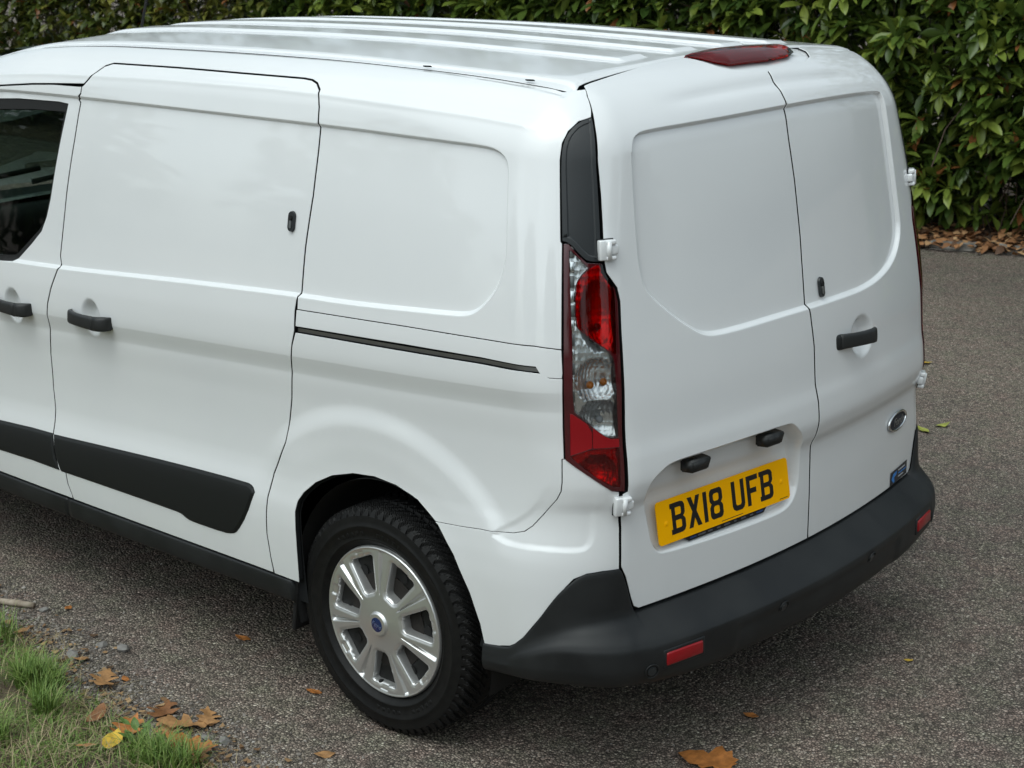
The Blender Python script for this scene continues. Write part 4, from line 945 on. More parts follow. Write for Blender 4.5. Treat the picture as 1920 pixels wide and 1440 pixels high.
# ---------------------------------------------------------------- ground
m = M['tarmac'] = mat('worn_tarmac', (.08, .078, .075), .85)
tc = N(m, 'ShaderNodeTexCoord')
def vor(m, scale, rnd=1, feat='F1'):
    v = N(m, 'ShaderNodeTexVoronoi'); v.feature = feat; v.inputs['Scale'].default_value = scale; v.inputs['Randomness'].default_value = rnd
    t = N(m, 'ShaderNodeTexCoord'); L(m, t.outputs['Object'], v.inputs['Vector']); return v
v1 = vor(m, 116); v3 = vor(m, 116, 1, 'DISTANCE_TO_EDGE')
stone = ramp(m, v1.outputs['Color'], [(.0, (.135, .115, .098)), (.3, (.25, .217, .186)), (.75, (.365, .318, .274)), (.95, (.47, .42, .365)), (1, (.60, .56, .50))])
bw = N(m, 'ShaderNodeSeparateColor'); L(m, v1.outputs['Color'], bw.inputs[0]); L(m, bw.outputs[0], stone.inputs[0])
crev = ramp(m, v3.outputs['Distance'], [(.0, (.10, .095, .09)), (.10, (.45, .44, .43)), (.26, (1.05, 1.03, 1.0))])
mx = N(m, 'ShaderNodeMixRGB', blend_type='MULTIPLY'); mx.inputs[0].default_value = 1; L(m, stone.outputs[0], mx.inputs[1]); L(m, crev.outputs[0], mx.inputs[2])
big = noise(m, 1.1, 4, .6); pat = ramp(m, big.outputs[0], [(.30, (.74, .74, .72)), (.45, (.91, .88, .86)), (.55, (.98, .94, .90)), (.70, (1.06, 1.04, 1.0))])
mx2 = N(m, 'ShaderNodeMixRGB', blend_type='MULTIPLY'); mx2.inputs[0].default_value = 1; L(m, mx.outputs[0], mx2.inputs[1]); L(m, pat.outputs[0], mx2.inputs[2])
hv = noise(m, 9, 3, .6); hr = ramp(m, hv.outputs[0], [(.36, (.93, 1.0, .93)), (.5, (1, 1, 1)), (.64, (1.04, .95, .97))])
mx3 = N(m, 'ShaderNodeMixRGB', blend_type='MULTIPLY'); mx3.inputs[0].default_value = 1; L(m, mx2.outputs[0], mx3.inputs[1]); L(m, hr.outputs[0], mx3.inputs[2])
L(m, mx3.outputs[0], bsdf(m).inputs['Base Color'])
inv = N(m, 'ShaderNodeMath', operation='SUBTRACT'); inv.inputs[0].default_value = 1; L(m, v1.outputs['Distance'], inv.inputs[1])
add = N(m, 'ShaderNodeMath', operation='ADD'); L(m, inv.outputs[0], add.inputs[0]); L(m, bw.outputs[1], add.inputs[1])
b1 = bump(m, add.outputs[0], 1.0, .006); L(m, b1.outputs[0], bsdf(m).inputs['Normal'])
ground = link('road', mesh('road', [(-150, -150, 0), (150, -150, 0), (150, 150, 0), (-150, 150, 0)], [(0, 1, 2, 3)], False), M['tarmac']); ground['kind'] = 'structure'

def fbm(x, y, seed=0, oct_=4):
    r = np.random.default_rng(seed); v = np.zeros_like(x, float); a = 1.
    f = 1.
    for _ in range(oct_):
        for k in range(3):
            t = r.uniform(0, 6.28); p = r.uniform(0, 6.28); v += a/3*np.sin((x*np.cos(t)+y*np.sin(t))*f*3.1+p+1.7*np.sin((x*np.sin(t)-y*np.cos(t))*f*1.9+p*2))
        a *= .55; f *= 2.1
    return v
# grass verge on the near side
def edge_y(x):
    return 1.155+.012*np.sin(x*5.3)+.016*np.sin(x*13.1+1)+.008*np.sin(x*29)+.105*smooth(1.12, .84, x)+.03*smooth(.4, 0, x)
def verge_z(x, y):
    d = y-edge_y(x); return -.012+.05*smooth(-.03, .30, d)+.012*fbm(x*2, y*2, 5)*smooth(0, .2, d)+.006*fbm(x*9, y*9, 6)*smooth(-.03, .1, d)
gx = np.linspace(-.9, 6, 260); gt = np.concatenate([np.linspace(-.06, .6, 60), np.linspace(.63, 4, 40)])
GX, GT = np.meshgrid(gx, gt, indexing='ij'); GY = edge_y(GX)+GT
m = M['soil'] = mat('mossy_soil', (.06, .045, .03), .95)
n = noise(m, 7, 8, .7); r = ramp(m, n.outputs[0], [(.3, (.06, .045, .03)), (.5, (.13, .098, .062)), (.62, (.10, .11, .045)), (.78, (.08, .11, .035))]); L(m, r.outputs[0], bsdf(m).inputs['Base Color'])
n = noise(m, 60, 6, .7); b = bump(m, n.outputs[0], .8, .02); L(m, b.outputs[0], bsdf(m).inputs['Normal'])
vg = link('verge', mesh('verge', np.stack([GX, GY, verge_z(GX, GY)], -1).reshape(-1, 3), grid_faces(len(gx), len(gt))), M['soil']); vg['kind'] = 'structure'
# blades
def blades(n, xf, length, width, lean, seed, clump=None):
    r = np.random.default_rng(seed); x, y = xf(r, n); n = len(x)
    z = verge_z(x, y); ang = r.uniform(0, 6.28, n); ln = length*r.uniform(.45, 1.15, n); wd = width*r.uniform(.6, 1.3, n); le = lean*r.uniform(.2, 1.3, n)
    dirx, diry = np.cos(ang), np.sin(ang); sx, sy = -diry, dirx
    V = []; seg = 4
    for k in range(seg+1):
        t = k/seg; out = ln*le*t*t; up = ln*t*(1-.35*le*t); w_ = wd*(1-t**1.6)*.5+.0002
        cx, cy, cz = x+dirx*out, y+diry*out, z+up
        V.append(np.stack([cx-sx*w_, cy-sy*w_, cz], -1)); V.append(np.stack([cx+sx*w_, cy+sy*w_, cz], -1))
    A = np.stack(V, 1).reshape(-1, 3); base = np.arange(n)[:, None]*(2*(seg+1)); F = []
    for k in range(seg): F.append(base+np.array([2*k, 2*k+1, 2*k+3, 2*k+2]))
    return A, np.concatenate(F)
def uni(dmin, dmax, x0=-.2, x1=2.6, dens=None):
    def f(r, n):
        x = r.uniform(x0, x1, n); d = dmin+(dmax-dmin)*r.random(n); y = edge_y(x)+d
        k = (fbm(x*1.6, y*1.6, 3)+.5*fbm(x*6, y*6, 8)) > r.uniform(-1.9, .5, n)
        return x[k], y[k]
    return f
def clump(cs):
    def f(r, n):
        i = r.integers(0, len(cs), n); c = np.array(cs)[i]; rad = c[:, 2]*np.sqrt(r.random(n)); t = r.uniform(0, 6.28, n)
        return c[:, 0]+rad*np.cos(t), c[:, 1]+rad*np.sin(t)
    return f
def grass_mat(nm, c0, c1, c2):
    m = mat(nm, c1, .55); g = N(m, 'ShaderNodeNewGeometry'); r = ramp(m, g.outputs['Random Per Island'], [(0, c0), (.5, c1), (1, c2)]); L(m, r.outputs[0], bsdf(m).inputs['Base Color'])
    bsdf(m).inputs['Subsurface Weight'].default_value = 0
    return m
M['grass'] = grass_mat('green_grass', (.075, .15, .022), (.14, .23, .040), (.23, .29, .08))
M['straw'] = grass_mat('dry_grass', (.24, .19, .10), (.36, .29, .17), (.18, .13, .07))
CL = [(.955, 1.345, .07), (.985, 1.34, .05), (.93, 1.36, .06), (.27, 1.39, .07), (.33, 1.42, .05), (.76, 1.45, .035), (1.36, 1.25, .08), (1.5, 1.30, .10), (.70, 1.66, .05)]
A, F = blades(20000, uni(.05, .9), .044, .0026, 1.3, 21); A2, F2 = blades(2400, clump(CL), .105, .0034, .8, 22); A3, F3 = blades(5000, uni(.9, 3.2, -.4, 4.5), .10, .005, .8, 23)
A = np.concatenate([A, A2, A3]); F = np.concatenate([F, F2+len(A)-len(A2)-len(A3), F3+len(A)-len(A3)])
gr = link('grass', mesh('grass', A, F), M['grass']); tag(gr, 'short green grass growing in tufts on the near verge', 'grass', kind='stuff')
A, F = blades(6500, uni(-.03, .6), .060, .0024, 1.8, 31)
st = link('dry_grass', mesh('dry_grass', A, F), M['straw']); tag(st, 'dead straw coloured grass matted on the near verge', 'grass', kind='stuff')
# grit washed to the edge of the tarmac: far too many to count
def pebbles(n, pos, smin, smax, seed):
    r = np.random.default_rng(seed); ico = bmesh.new(); bmesh.ops.create_icosphere(ico, subdivisions=1, radius=1); iv = np.array([v.co[:] for v in ico.verts]); iF = np.array([[v.index for v in f.verts] for f in ico.faces]); ico.free()
    x, y = pos(r, n); n = len(x); s = r.uniform(smin, smax, n)**1.0
    sc = np.stack([s, s*r.uniform(.6, 1, n), s*r.uniform(.4, .75, n)], -1); a = r.uniform(0, 6.28, n)
    V = iv[None]*(1+.28*r.standard_normal((n, len(iv), 1)))*sc[:, None]
    c, s_ = np.cos(a)[:, None], np.sin(a)[:, None]; X = V[..., 0]*c-V[..., 1]*s_; Y = V[..., 0]*s_+V[..., 1]*c
    Z = V[..., 2]+sc[:, None, 2]*.35
    P = np.stack([X+x[:, None], Y+y[:, None], Z], -1).reshape(-1, 3)
    return P, (iF[None]+np.arange(n)[:, None, None]*len(iv)).reshape(-1, 3)
m = M['grit'] = mat('grey_grit', (.2, .19, .18), .85); g_ = N(m, 'ShaderNodeNewGeometry'); r = ramp(m, g_.outputs['Random Per Island'], [(0, (.08, .070, .062)), (.45, (.16, .140, .122)), (.8, (.25, .222, .195)), (1, (.38, .35, .32))]); L(m, r.outputs[0], bsdf(m).inputs['Base Color'])
def grit_pos(r, n):
    x = r.uniform(-.35, 2.4, n); d = np.abs(r.normal(0, .10, n)); y = edge_y(x)+.05-d; return x, y
P, F = pebbles(7000, grit_pos, .002, .0065, 41)
gt_ = link('grit', mesh('grit', P, F, False), M['grit']); tag(gt_, 'loose grey grit along the edge of the tarmac', 'gravel', kind='stuff')
def loose_pos(r, n): return r.uniform(-1.8, 3.0, n), r.uniform(-1.5, 1.2, n)
P, F = pebbles(3500, loose_pos, .0020, .0045, 42)
gl2 = link('loose_chippings', mesh('loose_chippings', P, F, False), M['grit']); tag(gl2, 'loose stone chippings lying over the worn tarmac', 'gravel', kind='stuff')
# ---------------------------------------------------------------- single stones, stick, fallen leaves
M['stone'] = mat('pale_grey_stone', (.30, .30, .30), .85); n = noise(M['stone'], 40, 3); r = ramp(M['stone'], n.outputs[0], [(.3, (.14, .13, .12)), (.7, (.26, .25, .235))]); L(M['stone'], r.outputs[0], bsdf(M['stone']).inputs['Base Color'])
def stone_mesh(seed, s):
    bm = bmesh.new(); bmesh.ops.create_icosphere(bm, subdivisions=2, radius=1); r = random.Random(seed)
    planes = [(Vector((r.uniform(-1, 1), r.uniform(-1, 1), r.uniform(-.6, 1))).normalized(), r.uniform(.55, .85)) for _ in range(9)]
    for v in bm.verts:
        for n_, d_ in planes:
            k = v.co.dot(n_)
            if k > d_: v.co -= n_*(k-d_)
        v.co = Vector((v.co.x*s[0], v.co.y*s[1], v.co.z*s[2]))
    return bm_mesh('stone', bm)
for i, (x, y, s, lab) in enumerate([
    (.989, 1.029, (.026, .020, .016), 'grey angular stone on the tarmac right of the tall grass tuft'),
    (1.064, 1.056, (.022, .017, .014), 'pale brown stone on the tarmac above the largest grey stone'),
    (1.060, 1.160, (.034, .022, .020), 'largest pale grey stone against the tall grass tuft'),
    (1.444, 1.010, (.018, .014, .010), 'small pale stone beside the end of the stick'),
    (.284, 1.209, (.024, .017, .012), 'bluish grey stone on the tarmac right of the orange oak leaf'),
    (.340, 1.225, (.022, .015, .009), 'pale flat stone among the brown leaves at the verge edge')]):
    o = link('stone', stone_mesh(60+i, s), M['stone']); o.location = (x, y, s[2]*.5+max(0, float(verge_z(np.array(x), np.array(y))) if y > edge_y(x) else 0)); o.rotation_euler = (.2, .1, i*1.3)
    tag(o, lab, 'stone', 'stones by the verge')
m = M['bark'] = mat('bleached_wood', (.36, .30, .23), .8); n = noise(m, 30, 6, .6, sc=(1, .15, 1)); r = ramp(m, n.outputs[0], [(.3, (.16, .12, .085)), (.6, (.38, .32, .25))]); L(m, r.outputs[0], bsdf(m).inputs['Base Color'])
stick = link('stick', tube([(1.485, 1.020, .011), (1.54, 1.045, .012), (1.60, 1.075, .013), (1.70, 1.135, .015), (1.80, 1.18, .013)], [.010, .0115, .0105, .012, .010], 10), M['bark']); tag(stick, 'bleached broken stick lying across the tarmac edge at the verge', 'stick')
def leaf_outline(kind):
    if kind == 'oak':
        half = [(0, 0), (.05, .03), (.14, .06), (.20, .17), (.27, .20), (.31, .10), (.38, .09), (.45, .26), (.54, .30), (.58, .14), (.64, .11), (.72, .24), (.80, .25), (.84, .12), (.92, .10), (1.0, .03)]
    elif kind == 'maple':
        half = [(0, 0), (.06, .05), (.05, .22), (.16, .24), (.22, .38), (.30, .30), (.42, .46), (.50, .40), (.56, .22), (.68, .30), (.76, .22), (.86, .16), (1.0, 0)]
    else:
        half = [(0, 0), (.10, .10), (.28, .21), (.5, .25), (.72, .19), (.88, .09), (1, 0)]
    up = [(x, y) for x, y in half]; dn = [(x, -y*.94) for x, y in half[::-1] if y > 0 or x not in (0, 1)]
    return up+[d for d in dn if d not in up]
LM = {}
for k in ('oak', 'maple', 'plain'):
    ol = leaf_outline(k); lp = np.array(ol)
    inner = np.array([(x, y) for x in np.linspace(.06, .95, 15) for y in np.linspace(-.4, .4, 13)]); inner = inner[seg_sd(lp, inner) < -.012]
    mid = np.array([(x, 0.) for x in np.linspace(.03, .97, 16)])
    allp = np.concatenate([lp, inner[np.abs(inner[:, 1]) > .01], mid]); E = [(i, (i+1) % len(lp)) for i in range(len(lp))]
    vs, es, fs, *_ = geometry.delaunay_2d_cdt([Vector((float(a), float(b))) for a, b in allp], E, [], 0, 1e-6)
    V2 = np.array([(v.x, v.y) for v in vs]); F = np.array([tuple(f) for f in fs if len(f) == 3]); F = F[seg_sd(lp, V2[F].mean(1)) < 0]
    LM[k] = (V2, F)
def leaf_mat(nm, c):
    m = mat(nm, c, .6); n = noise(m, 55, 5); r = ramp(m, n.outputs[0], [(.3, tuple(a*.55 for a in c)), (.55, c), (.8, tuple(min(1, a*1.25) for a in c))]); L(m, r.outputs[0], bsdf(m).inputs['Base Color'])
    n = noise(m, 120, 3); b = bump(m, n.outputs[0], .4, .002); L(m, b.outputs[0], bsdf(m).inputs['Normal']); return m
M['leaf_tan'] = leaf_mat('tan_dead_leaf', (.36, .19, .075)); M['leaf_brown'] = leaf_mat('brown_dead_leaf', (.22, .095, .035)); M['leaf_yellow'] = leaf_mat('yellow_dead_leaf', (.55, .36, .04)); M['leaf_orange'] = leaf_mat('orange_dead_leaf', (.42, .16, .04)); M['leaf_green'] = leaf_mat('yellow_green_leaf', (.30, .32, .06))
def dead_leaf(kind, size, curl, seed):
    V2, F = LM[kind]; r = np.random.default_rng(seed); x, y = V2[:, 0]-.5, V2[:, 1]
    z = curl*(.55*y*y*4*(1 if seed % 3 else -.4)+.35*x*x*2)+.05*np.abs(y)*0+.035*np.sin(x*9+seed)*np.cos(y*11+seed*2)+.03*r.standard_normal(1)
    z += .02*np.sin(np.abs(y)*40+x*12)*np.abs(y)
    z -= z.min()
    return mesh('leaf', np.stack([x*size, y*size*1.05, z*size+.004], -1), F)
LEAVES = [  # x, y, size, turn, kind, colour, curl, label
    (.547, 1.213, .135, 2.35, 'oak', 'leaf_brown', .45, 'broad brown leaf lying above the deeply lobed tan leaf'),
    (.425, 1.228, .135, .95, 'oak', 'leaf_tan', .30, 'pale tan oak leaf with deep lobes in the middle of the verge leaf cluster'),
    (.440, 1.278, .110, 2.7, 'oak', 'leaf_tan', .45, 'tan oak leaf tucked under the left of the deeply lobed one'),
    (.427, 1.152, .100, 2.5, 'oak', 'leaf_tan', .40, 'tan oak leaf on the tarmac, rightmost of the verge leaf cluster'),
    (.515, 1.355, .130, 2.2, 'oak', 'leaf_orange', .75, 'curled orange brown leaf above the small green weed'),
    (.307, 1.298, .125, .5, 'oak', 'leaf_orange', .55, 'orange brown oak leaf right of the lower grass tuft'),
    (.239, 1.325, .085, 1.9, 'oak', 'leaf_brown', .5, 'small brown leaf at the lower edge below the orange oak leaf'),
    (.835, 1.209, .120, 2.3, 'oak', 'leaf_tan', .3, 'flat tan leaf beside the tall grass tuft, half on the tarmac'),
    (.640, 1.368, .095, 2.0, 'plain', 'leaf_brown', .5, 'dull brown leaf in the dead grass left of the curled one'),
    (.452, 1.445, .105, -.9, 'plain', 'leaf_yellow', .40, 'bright yellow leaf on the grass'),
    (.460, 1.525, .060, 1.2, 'plain', 'leaf_tan', .3, 'small pale tan leaf on the grass below the yellow leaf'),
    (1.015, 1.165, .060, .9, 'plain', 'leaf_tan', .5, 'small tan leaf touching the largest grey stone'),
    (1.396, .953, .045, 2.2, 'plain', 'leaf_orange', .3, 'tiny orange leaf scrap on the tarmac right of the stick'),
    (1.326, 1.165, .055, 1.2, 'plain', 'leaf_tan', .3, 'small tan leaf scrap on the grass below the stick'),
    (.813, 1.150, .042, 2.7, 'plain', 'leaf_orange', .2, 'small orange leaf scrap right of the flat tan leaf'),
    (.772, .741, .060, .2, 'plain', 'leaf_orange', .25, 'lone orange leaf scrap on the tarmac midway between grass and sill'),
    (.326, .848, .050, .5, 'plain', 'leaf_orange', .3, 'small orange leaf scrap on the tarmac by the foot of the tyre'),
    (.023, 1.083, .060, 1.0, 'plain', 'leaf_tan', .3, 'pale leaf scrap on the tarmac at the lower edge left of centre'),
    (-.775, .462, .165, .25, 'maple', 'leaf_orange', .22, 'large rust coloured leaf on the tarmac behind the bumper'),
    (-.717, .168, .050, .1, 'plain', 'leaf_orange', .2, 'small orange leaf in the shadow behind the bumper'),
    (-.874, -.431, .030, .8, 'plain', 'leaf_yellow', .2, 'tiny yellow leaf scrap right of the bumper on the tarmac'),
    (.735, -3.570, .075, .5, 'plain', 'leaf_yellow', .3, 'small yellow leaf on the tarmac beyond the lower right hinge'),
    (.200, -2.540, .085, 2.6, 'plain', 'leaf_green', .6, 'curled yellow green leaf on the tarmac beside the bumper corner'),
    (.170, -2.660, .075, .9, 'plain', 'leaf_green', .6, 'smaller curled yellow green leaf, farther from the bumper corner')]
for i, (x, y, s, tz, kd, cm, cu, lab) in enumerate(LEAVES):
    o = link('fallen_leaf', dead_leaf(kd, s*(1.2 if kd == 'oak' else 1), cu, i+1), M[cm]); z0 = float(verge_z(np.array(x), np.array(y)))+.022 if y > edge_y(x)-.05 else 0
    o.location = (x, y, max(z0, 0)); o.rotation_euler = (random.uniform(-.2, .2), random.uniform(-.2, .2), tz); tag(o, lab, 'leaf', 'fallen leaves')
# a small weed among the leaves
weed = empty('weed', (.41, 1.40, .03)); tag(weed, 'small broad leaved green weed beside the yellow leaf', 'weed')
M['weed'] = mat('weed_green', (.085, .15, .03), .5)
for k in range(9):
    o = link('leaf', dead_leaf('plain', .035+.015*random.random(), .3, k+2), M['weed'], weed); a = k*2.4; o.location = (.035*math.cos(a), .035*math.sin(a), .01+.006*k); o.rotation_euler = (0, -.5, a)

# crumbs of dead leaf caught along the ragged edge
def crumbs(n, seed):
    r = np.random.default_rng(seed); x = r.uniform(-.2, 2.2, n); y = edge_y(x)+r.normal(.0, .06, n); z = np.where(y > edge_y(x)-.03, np.maximum(verge_z(x, y), 0), 0)+.004
    V2 = np.array([(0, 0), (.3, .2), (.7, .12), (1, -.05), (.6, -.22), (.2, -.15)])-np.array([.5, 0]); F2 = np.array([(0, 1, 5), (1, 2, 5), (2, 4, 5), (2, 3, 4)])
    s = r.uniform(.008, .030, n); a = r.uniform(0, 6.28, n); X = V2[None, :, 0]*s[:, None]; Y = V2[None, :, 1]*s[:, None]*1.4; c, sn = np.cos(a)[:, None], np.sin(a)[:, None]
    Z = z[:, None]+np.abs(X)*r.uniform(0, .6, n)[:, None]+Y*r.normal(0, .3, n)[:, None]+.003
    return np.stack([X*c-Y*sn+x[:, None], X*sn+Y*c+y[:, None], np.maximum(Z, .003)], -1).reshape(-1, 3), (F2[None]+np.arange(n)[:, None, None]*6).reshape(-1, 3)
m = M['crumb'] = mat('leaf_crumbs', (.2, .1, .05), .8); g_ = N(m, 'ShaderNodeNewGeometry'); r = ramp(m, g_.outputs['Random Per Island'], [(0, (.07, .04, .02)), (.5, (.18, .10, .045)), (1, (.34, .22, .11))]); L(m, r.outputs[0], bsdf(m).inputs['Base Color'])
A, F = crumbs(520, 55); o = link('leaf_crumbs', mesh('leaf_crumbs', A, F, False), M['crumb']); tag(o, 'brown leaf crumbs caught along the edge of the near verge', 'leaf litter', kind='stuff')

# ---------------------------------------------------------------- hedge of evergreen shrubs along the far side
HY = lambda x: -6.27-.10*np.sin(np.asarray(x)*.9)-.27*smooth(2.4, 1.4, np.asarray(x))*.6
m = M['litter'] = mat('leaf_litter_soil', (.07, .045, .03), .95); n = noise(m, 14, 8, .7); r = ramp(m, n.outputs[0], [(.3, (.025, .018, .012)), (.55, (.085, .055, .035)), (.75, (.16, .095, .05))]); L(m, r.outputs[0], bsdf(m).inputs['Base Color'])
bx = np.linspace(-6, 27, 240); bt_ = np.linspace(0, 1, 14)
BX, BT = np.meshgrid(bx, bt_, indexing='ij'); BY = HY(BX)+.08-BT*4.5; BZ = .006+.10*smooth(0, .15, BT)+.02*fbm(BX*3, BY*3, 12)*smooth(0, .1, BT)
bed = link('planting_bed', mesh('planting_bed', np.stack([BX, BY, BZ], -1).reshape(-1, 3), grid_faces(240, 14)), M['litter']); bed['kind'] = 'structure'
def lit_pos(n, seed):
    r = np.random.default_rng(seed); x = r.uniform(-3.5, 8, n); y = HY(x)+.12-np.abs(r.normal(0, .28, n))+r.normal(0, .05, n); return r, x, y
def lit(n, seed, size):
    r, x, y = lit_pos(n, seed); V = []; F = []; V2 = np.array([(0, 0), (.25, .14), (.6, .18), (1, 0), (.6, -.18), (.25, -.14)])-np.array([.5, 0]); F2 = np.array([(0, 1, 5), (1, 2, 5), (2, 4, 5), (2, 3, 4)])
    s = size*r.uniform(.5, 1.2, n); a = r.uniform(0, 6.28, n); tx = r.normal(0, .45, n); ty = r.normal(0, .35, n)
    X = V2[None, :, 0]*s[:, None]; Y = V2[None, :, 1]*s[:, None]*1.5; c, sn = np.cos(a)[:, None], np.sin(a)[:, None]
    z = .10*smooth(0, .15, (HY(x)+.08-y)/4.5)+.012+r.random(n)*.04
    Z = z[:, None]+X*tx[:, None]*.6+Y*ty[:, None]+np.abs(Y)*.5
    return np.stack([X*c-Y*sn+x[:, None], X*sn+Y*c+y[:, None], np.maximum(Z, .004)], -1).reshape(-1, 3), (F2[None]+np.arange(n)[:, None, None]*6).reshape(-1, 3)
m = M['litter_leaf'] = mat('litter_leaves', (.3, .15, .06), .7); g_ = N(m, 'ShaderNodeNewGeometry'); r = ramp(m, g_.outputs['Random Per Island'], [(0, (.06, .03, .015)), (.35, (.17, .075, .03)), (.7, (.30, .14, .055)), (1, (.42, .26, .13))]); L(m, r.outputs[0], bsdf(m).inputs['Base Color'])
A, F = lit(6500, 71, .08)
o = link('leaf_litter', mesh('leaf_litter', A, F, False), M['litter_leaf']); tag(o, 'brown fallen leaves lying along the foot of the hedge', 'leaf litter', kind='stuff')
m = M['edging'] = mat('weathered_edging_stone', (.2, .19, .17), .9); n = noise(m, 25, 4); r = ramp(m, n.outputs[0], [(.3, (.09, .085, .075)), (.7, (.21, .195, .175))]); L(m, r.outputs[0], bsdf(m).inputs['Base Color'])
for i, (x, ln, lab) in enumerate([(2.02, .30, 'pale edging stone at the hedge foot close to the van'), (1.52, .42, 'long pale edging stone at the hedge foot by the right edge'), (1.02, .4, 'pale edging stone at the hedge foot beyond the right edge')]):
    bm = bmesh.new(); bmesh.ops.create_cube(bm, size=1); bmesh.ops.scale(bm, vec=(ln, .10, .085), verts=bm.verts); bmesh.ops.subdivide_edges(bm, edges=bm.edges[:], cuts=3, use_grid_fill=True)
    for v in bm.verts: v.co += Vector((random.uniform(-1, 1), random.uniform(-1, 1), random.uniform(-1, 1)))*.007
    bmesh.ops.bevel(bm, geom=[e for e in bm.edges if e.calc_face_angle(0) > .6], offset=.012, segments=2, affect='EDGES')
    o = link('edging_stone', bm_mesh('edging_stone', bm), M['edging']); o.location = (x, float(HY(x))+.05, .006); o.rotation_euler = (.05, 0, math.atan2(float(HY(x+.2)-HY(x-.2)), .4)); tag(o, lab, 'edging stone', 'edging stones along the bed')
def leafy_mat(nm, dark, mid, lit_, rough=.32):
    m = mat(nm, mid, rough, spec=.45); at_ = N(m, 'ShaderNodeAttribute'); at_.attribute_name = 'tint'
    r = ramp(m, at_.outputs['Fac'], [(0, dark), (.5, mid), (.85, lit_), (1, (.30, .12, .04))]); L(m, r.outputs[0], bsdf(m).inputs['Base Color'])
    t = m.node_tree; tr = t.nodes.new('ShaderNodeBsdfTranslucent'); mxs = t.nodes.new('ShaderNodeMixShader'); mxs.inputs[0].default_value = .16
    L(m, r.outputs[0], tr.inputs[0]); out = t.nodes['Material Output']; L(m, bsdf(m).outputs[0], mxs.inputs[1]); L(m, tr.outputs[0], mxs.inputs[2]); L(m, mxs.outputs[0], out.inputs[0])
    return m
M['rhodo'] = leafy_mat('glossy_evergreen_leaf', (.030, .060, .012), (.085, .135, .024), (.22, .28, .048))
M['laurel'] = leafy_mat('yellowish_shrub_leaf', (.028, .048, .010), (.075, .098, .018), (.20, .20, .04))
M['twig'] = mat('brown_twig', (.075, .05, .035), .85)
# leaf template: length along +x, folded along the midrib, drooping tip
def leaf_tpl(kind, lo=False):
    us = np.array([0, .18, .42, .68, .88, 1.0]); ws = np.array([.015, .105, .165, .170, .105, .004]) if kind == 'rhodo' else np.array([.02, .16, .24, .22, .12, .01])
    if lo: us, ws = us[[0, 2, 3, 5]], ws[[0, 2, 3, 5]]
    V = []
    for u, w_ in zip(us, ws):
        z = -.16*u*u
        V += [(u, -w_, z+w_*.45), (u, 0, z), (u, w_, z+w_*.45)]
    F = []
    for k in range(len(us)-1):
        a = 3*k; F += [(a, a+3, a+4, a+1), (a+1, a+4, a+5, a+2)]
    return np.array(V), np.array(F)
def orient(ax, roll, rng):
    """matrices with +x along ax, random roll about it kept near face-up"""
    ax = ax/np.linalg.norm(ax, axis=1, keepdims=True); up = np.tile([0., 0., 1.], (len(ax), 1))
    y = np.cross(up, ax); y /= np.maximum(np.linalg.norm(y, axis=1, keepdims=True), 1e-6); z = np.cross(ax, y)
    c, s = np.cos(roll)[:, None], np.sin(roll)[:, None]
    return np.stack([ax, y*c+z*s, z*c-y*s], -1)
def whorls(rng, C, axis, nl, ln, kind, spread):
    """C whorl centres, axis unit vectors -> leaf origins, matrices, lengths, tint"""
    n = len(C); P = []; Mx = []; Ls = []; Tn = []
    base_t = np.clip(rng.normal(.42, .20, n), .03, .95); young = rng.random(n) < .20
    base_t = np.where(young, rng.uniform(.72, .86, n), np.minimum(base_t, .72))
    a0 = rng.uniform(0, 6.28, n)
    tmp = np.where(np.abs(axis[:, 2:3]) < .9, [[0, 0, 1.]], [[1., 0, 0]]); e1 = np.cross(axis, tmp); e1 /= np.linalg.norm(e1, axis=1, keepdims=True); e2 = np.cross(axis, e1)
    for k in range(nl):
        on = rng.random(n) < .92
        a = a0+k*2.39996+rng.normal(0, .18, n); el = spread-.35*(k/nl)+rng.normal(0, .16, n)
        d = axis*np.cos(el)[:, None]+(e1*np.cos(a)[:, None]+e2*np.sin(a)[:, None])*np.sin(el)[:, None]
        d[:, 2] -= .12
        P.append((C-axis*(.012*k)[..., None] if False else C-axis*.010*(nl-k)/nl)[on]); Mx.append(orient(d, rng.normal(0, .3, n), rng)[on]); Ls.append((ln*rng.uniform(.65, 1.15, n))[on]); Tn.append((base_t+rng.normal(0, .07, n))[on])
    T_ = np.concatenate(Tn); T_ = np.clip(T_, 0, .86); dead = rng.random(len(T_)) < .025; T_[dead] = 1
    return np.concatenate(P), np.concatenate(Mx), np.concatenate(Ls), T_
def leaf_cloud(name, P, Mx, Ls, Tn, kind, mt, parent):
    tv, tf = leaf_tpl(kind, True); n = len(P)
    X = np.einsum('nij,vj->nvi', Mx, tv)*Ls[:, None, None]+P[:, None]
    me = mesh(name, X.reshape(-1, 3), (tf[None]+np.arange(n)[:, None, None]*len(tv)).reshape(-1, 4))
    at_ = me.attributes.new('tint', 'FLOAT', 'POINT'); at_.data.foreach_set('value', np.repeat(Tn, len(tv)).astype(np.float32))
    return link(name, me, mt, parent)
LEAFVAR = {}
def leaf_variant(kind, tq):
    key = (kind, tq)
    if key not in LEAFVAR:
        tv, tf = leaf_tpl(kind); me = mesh('leaf', tv, tf); a = me.attributes.new('tint', 'FLOAT', 'POINT'); a.data.foreach_set('value', np.full(len(tv), tq/12., np.float32)); me.materials.append(M[kind if kind == 'rhodo' else 'laurel']); LEAFVAR[key] = me
    return LEAFVAR[key]
CAMV = np.array(CAM)
Rm = np.array([list(_r2), list(_u2), list(_f)])
def pix(P):
    d = (P-CAMV) @ Rm.T; z = np.maximum(d[:, 2], .1); f_ = cam_d.lens/36*1024
    return 512+f_*d[:, 0]/z, 384-f_*d[:, 1]/z
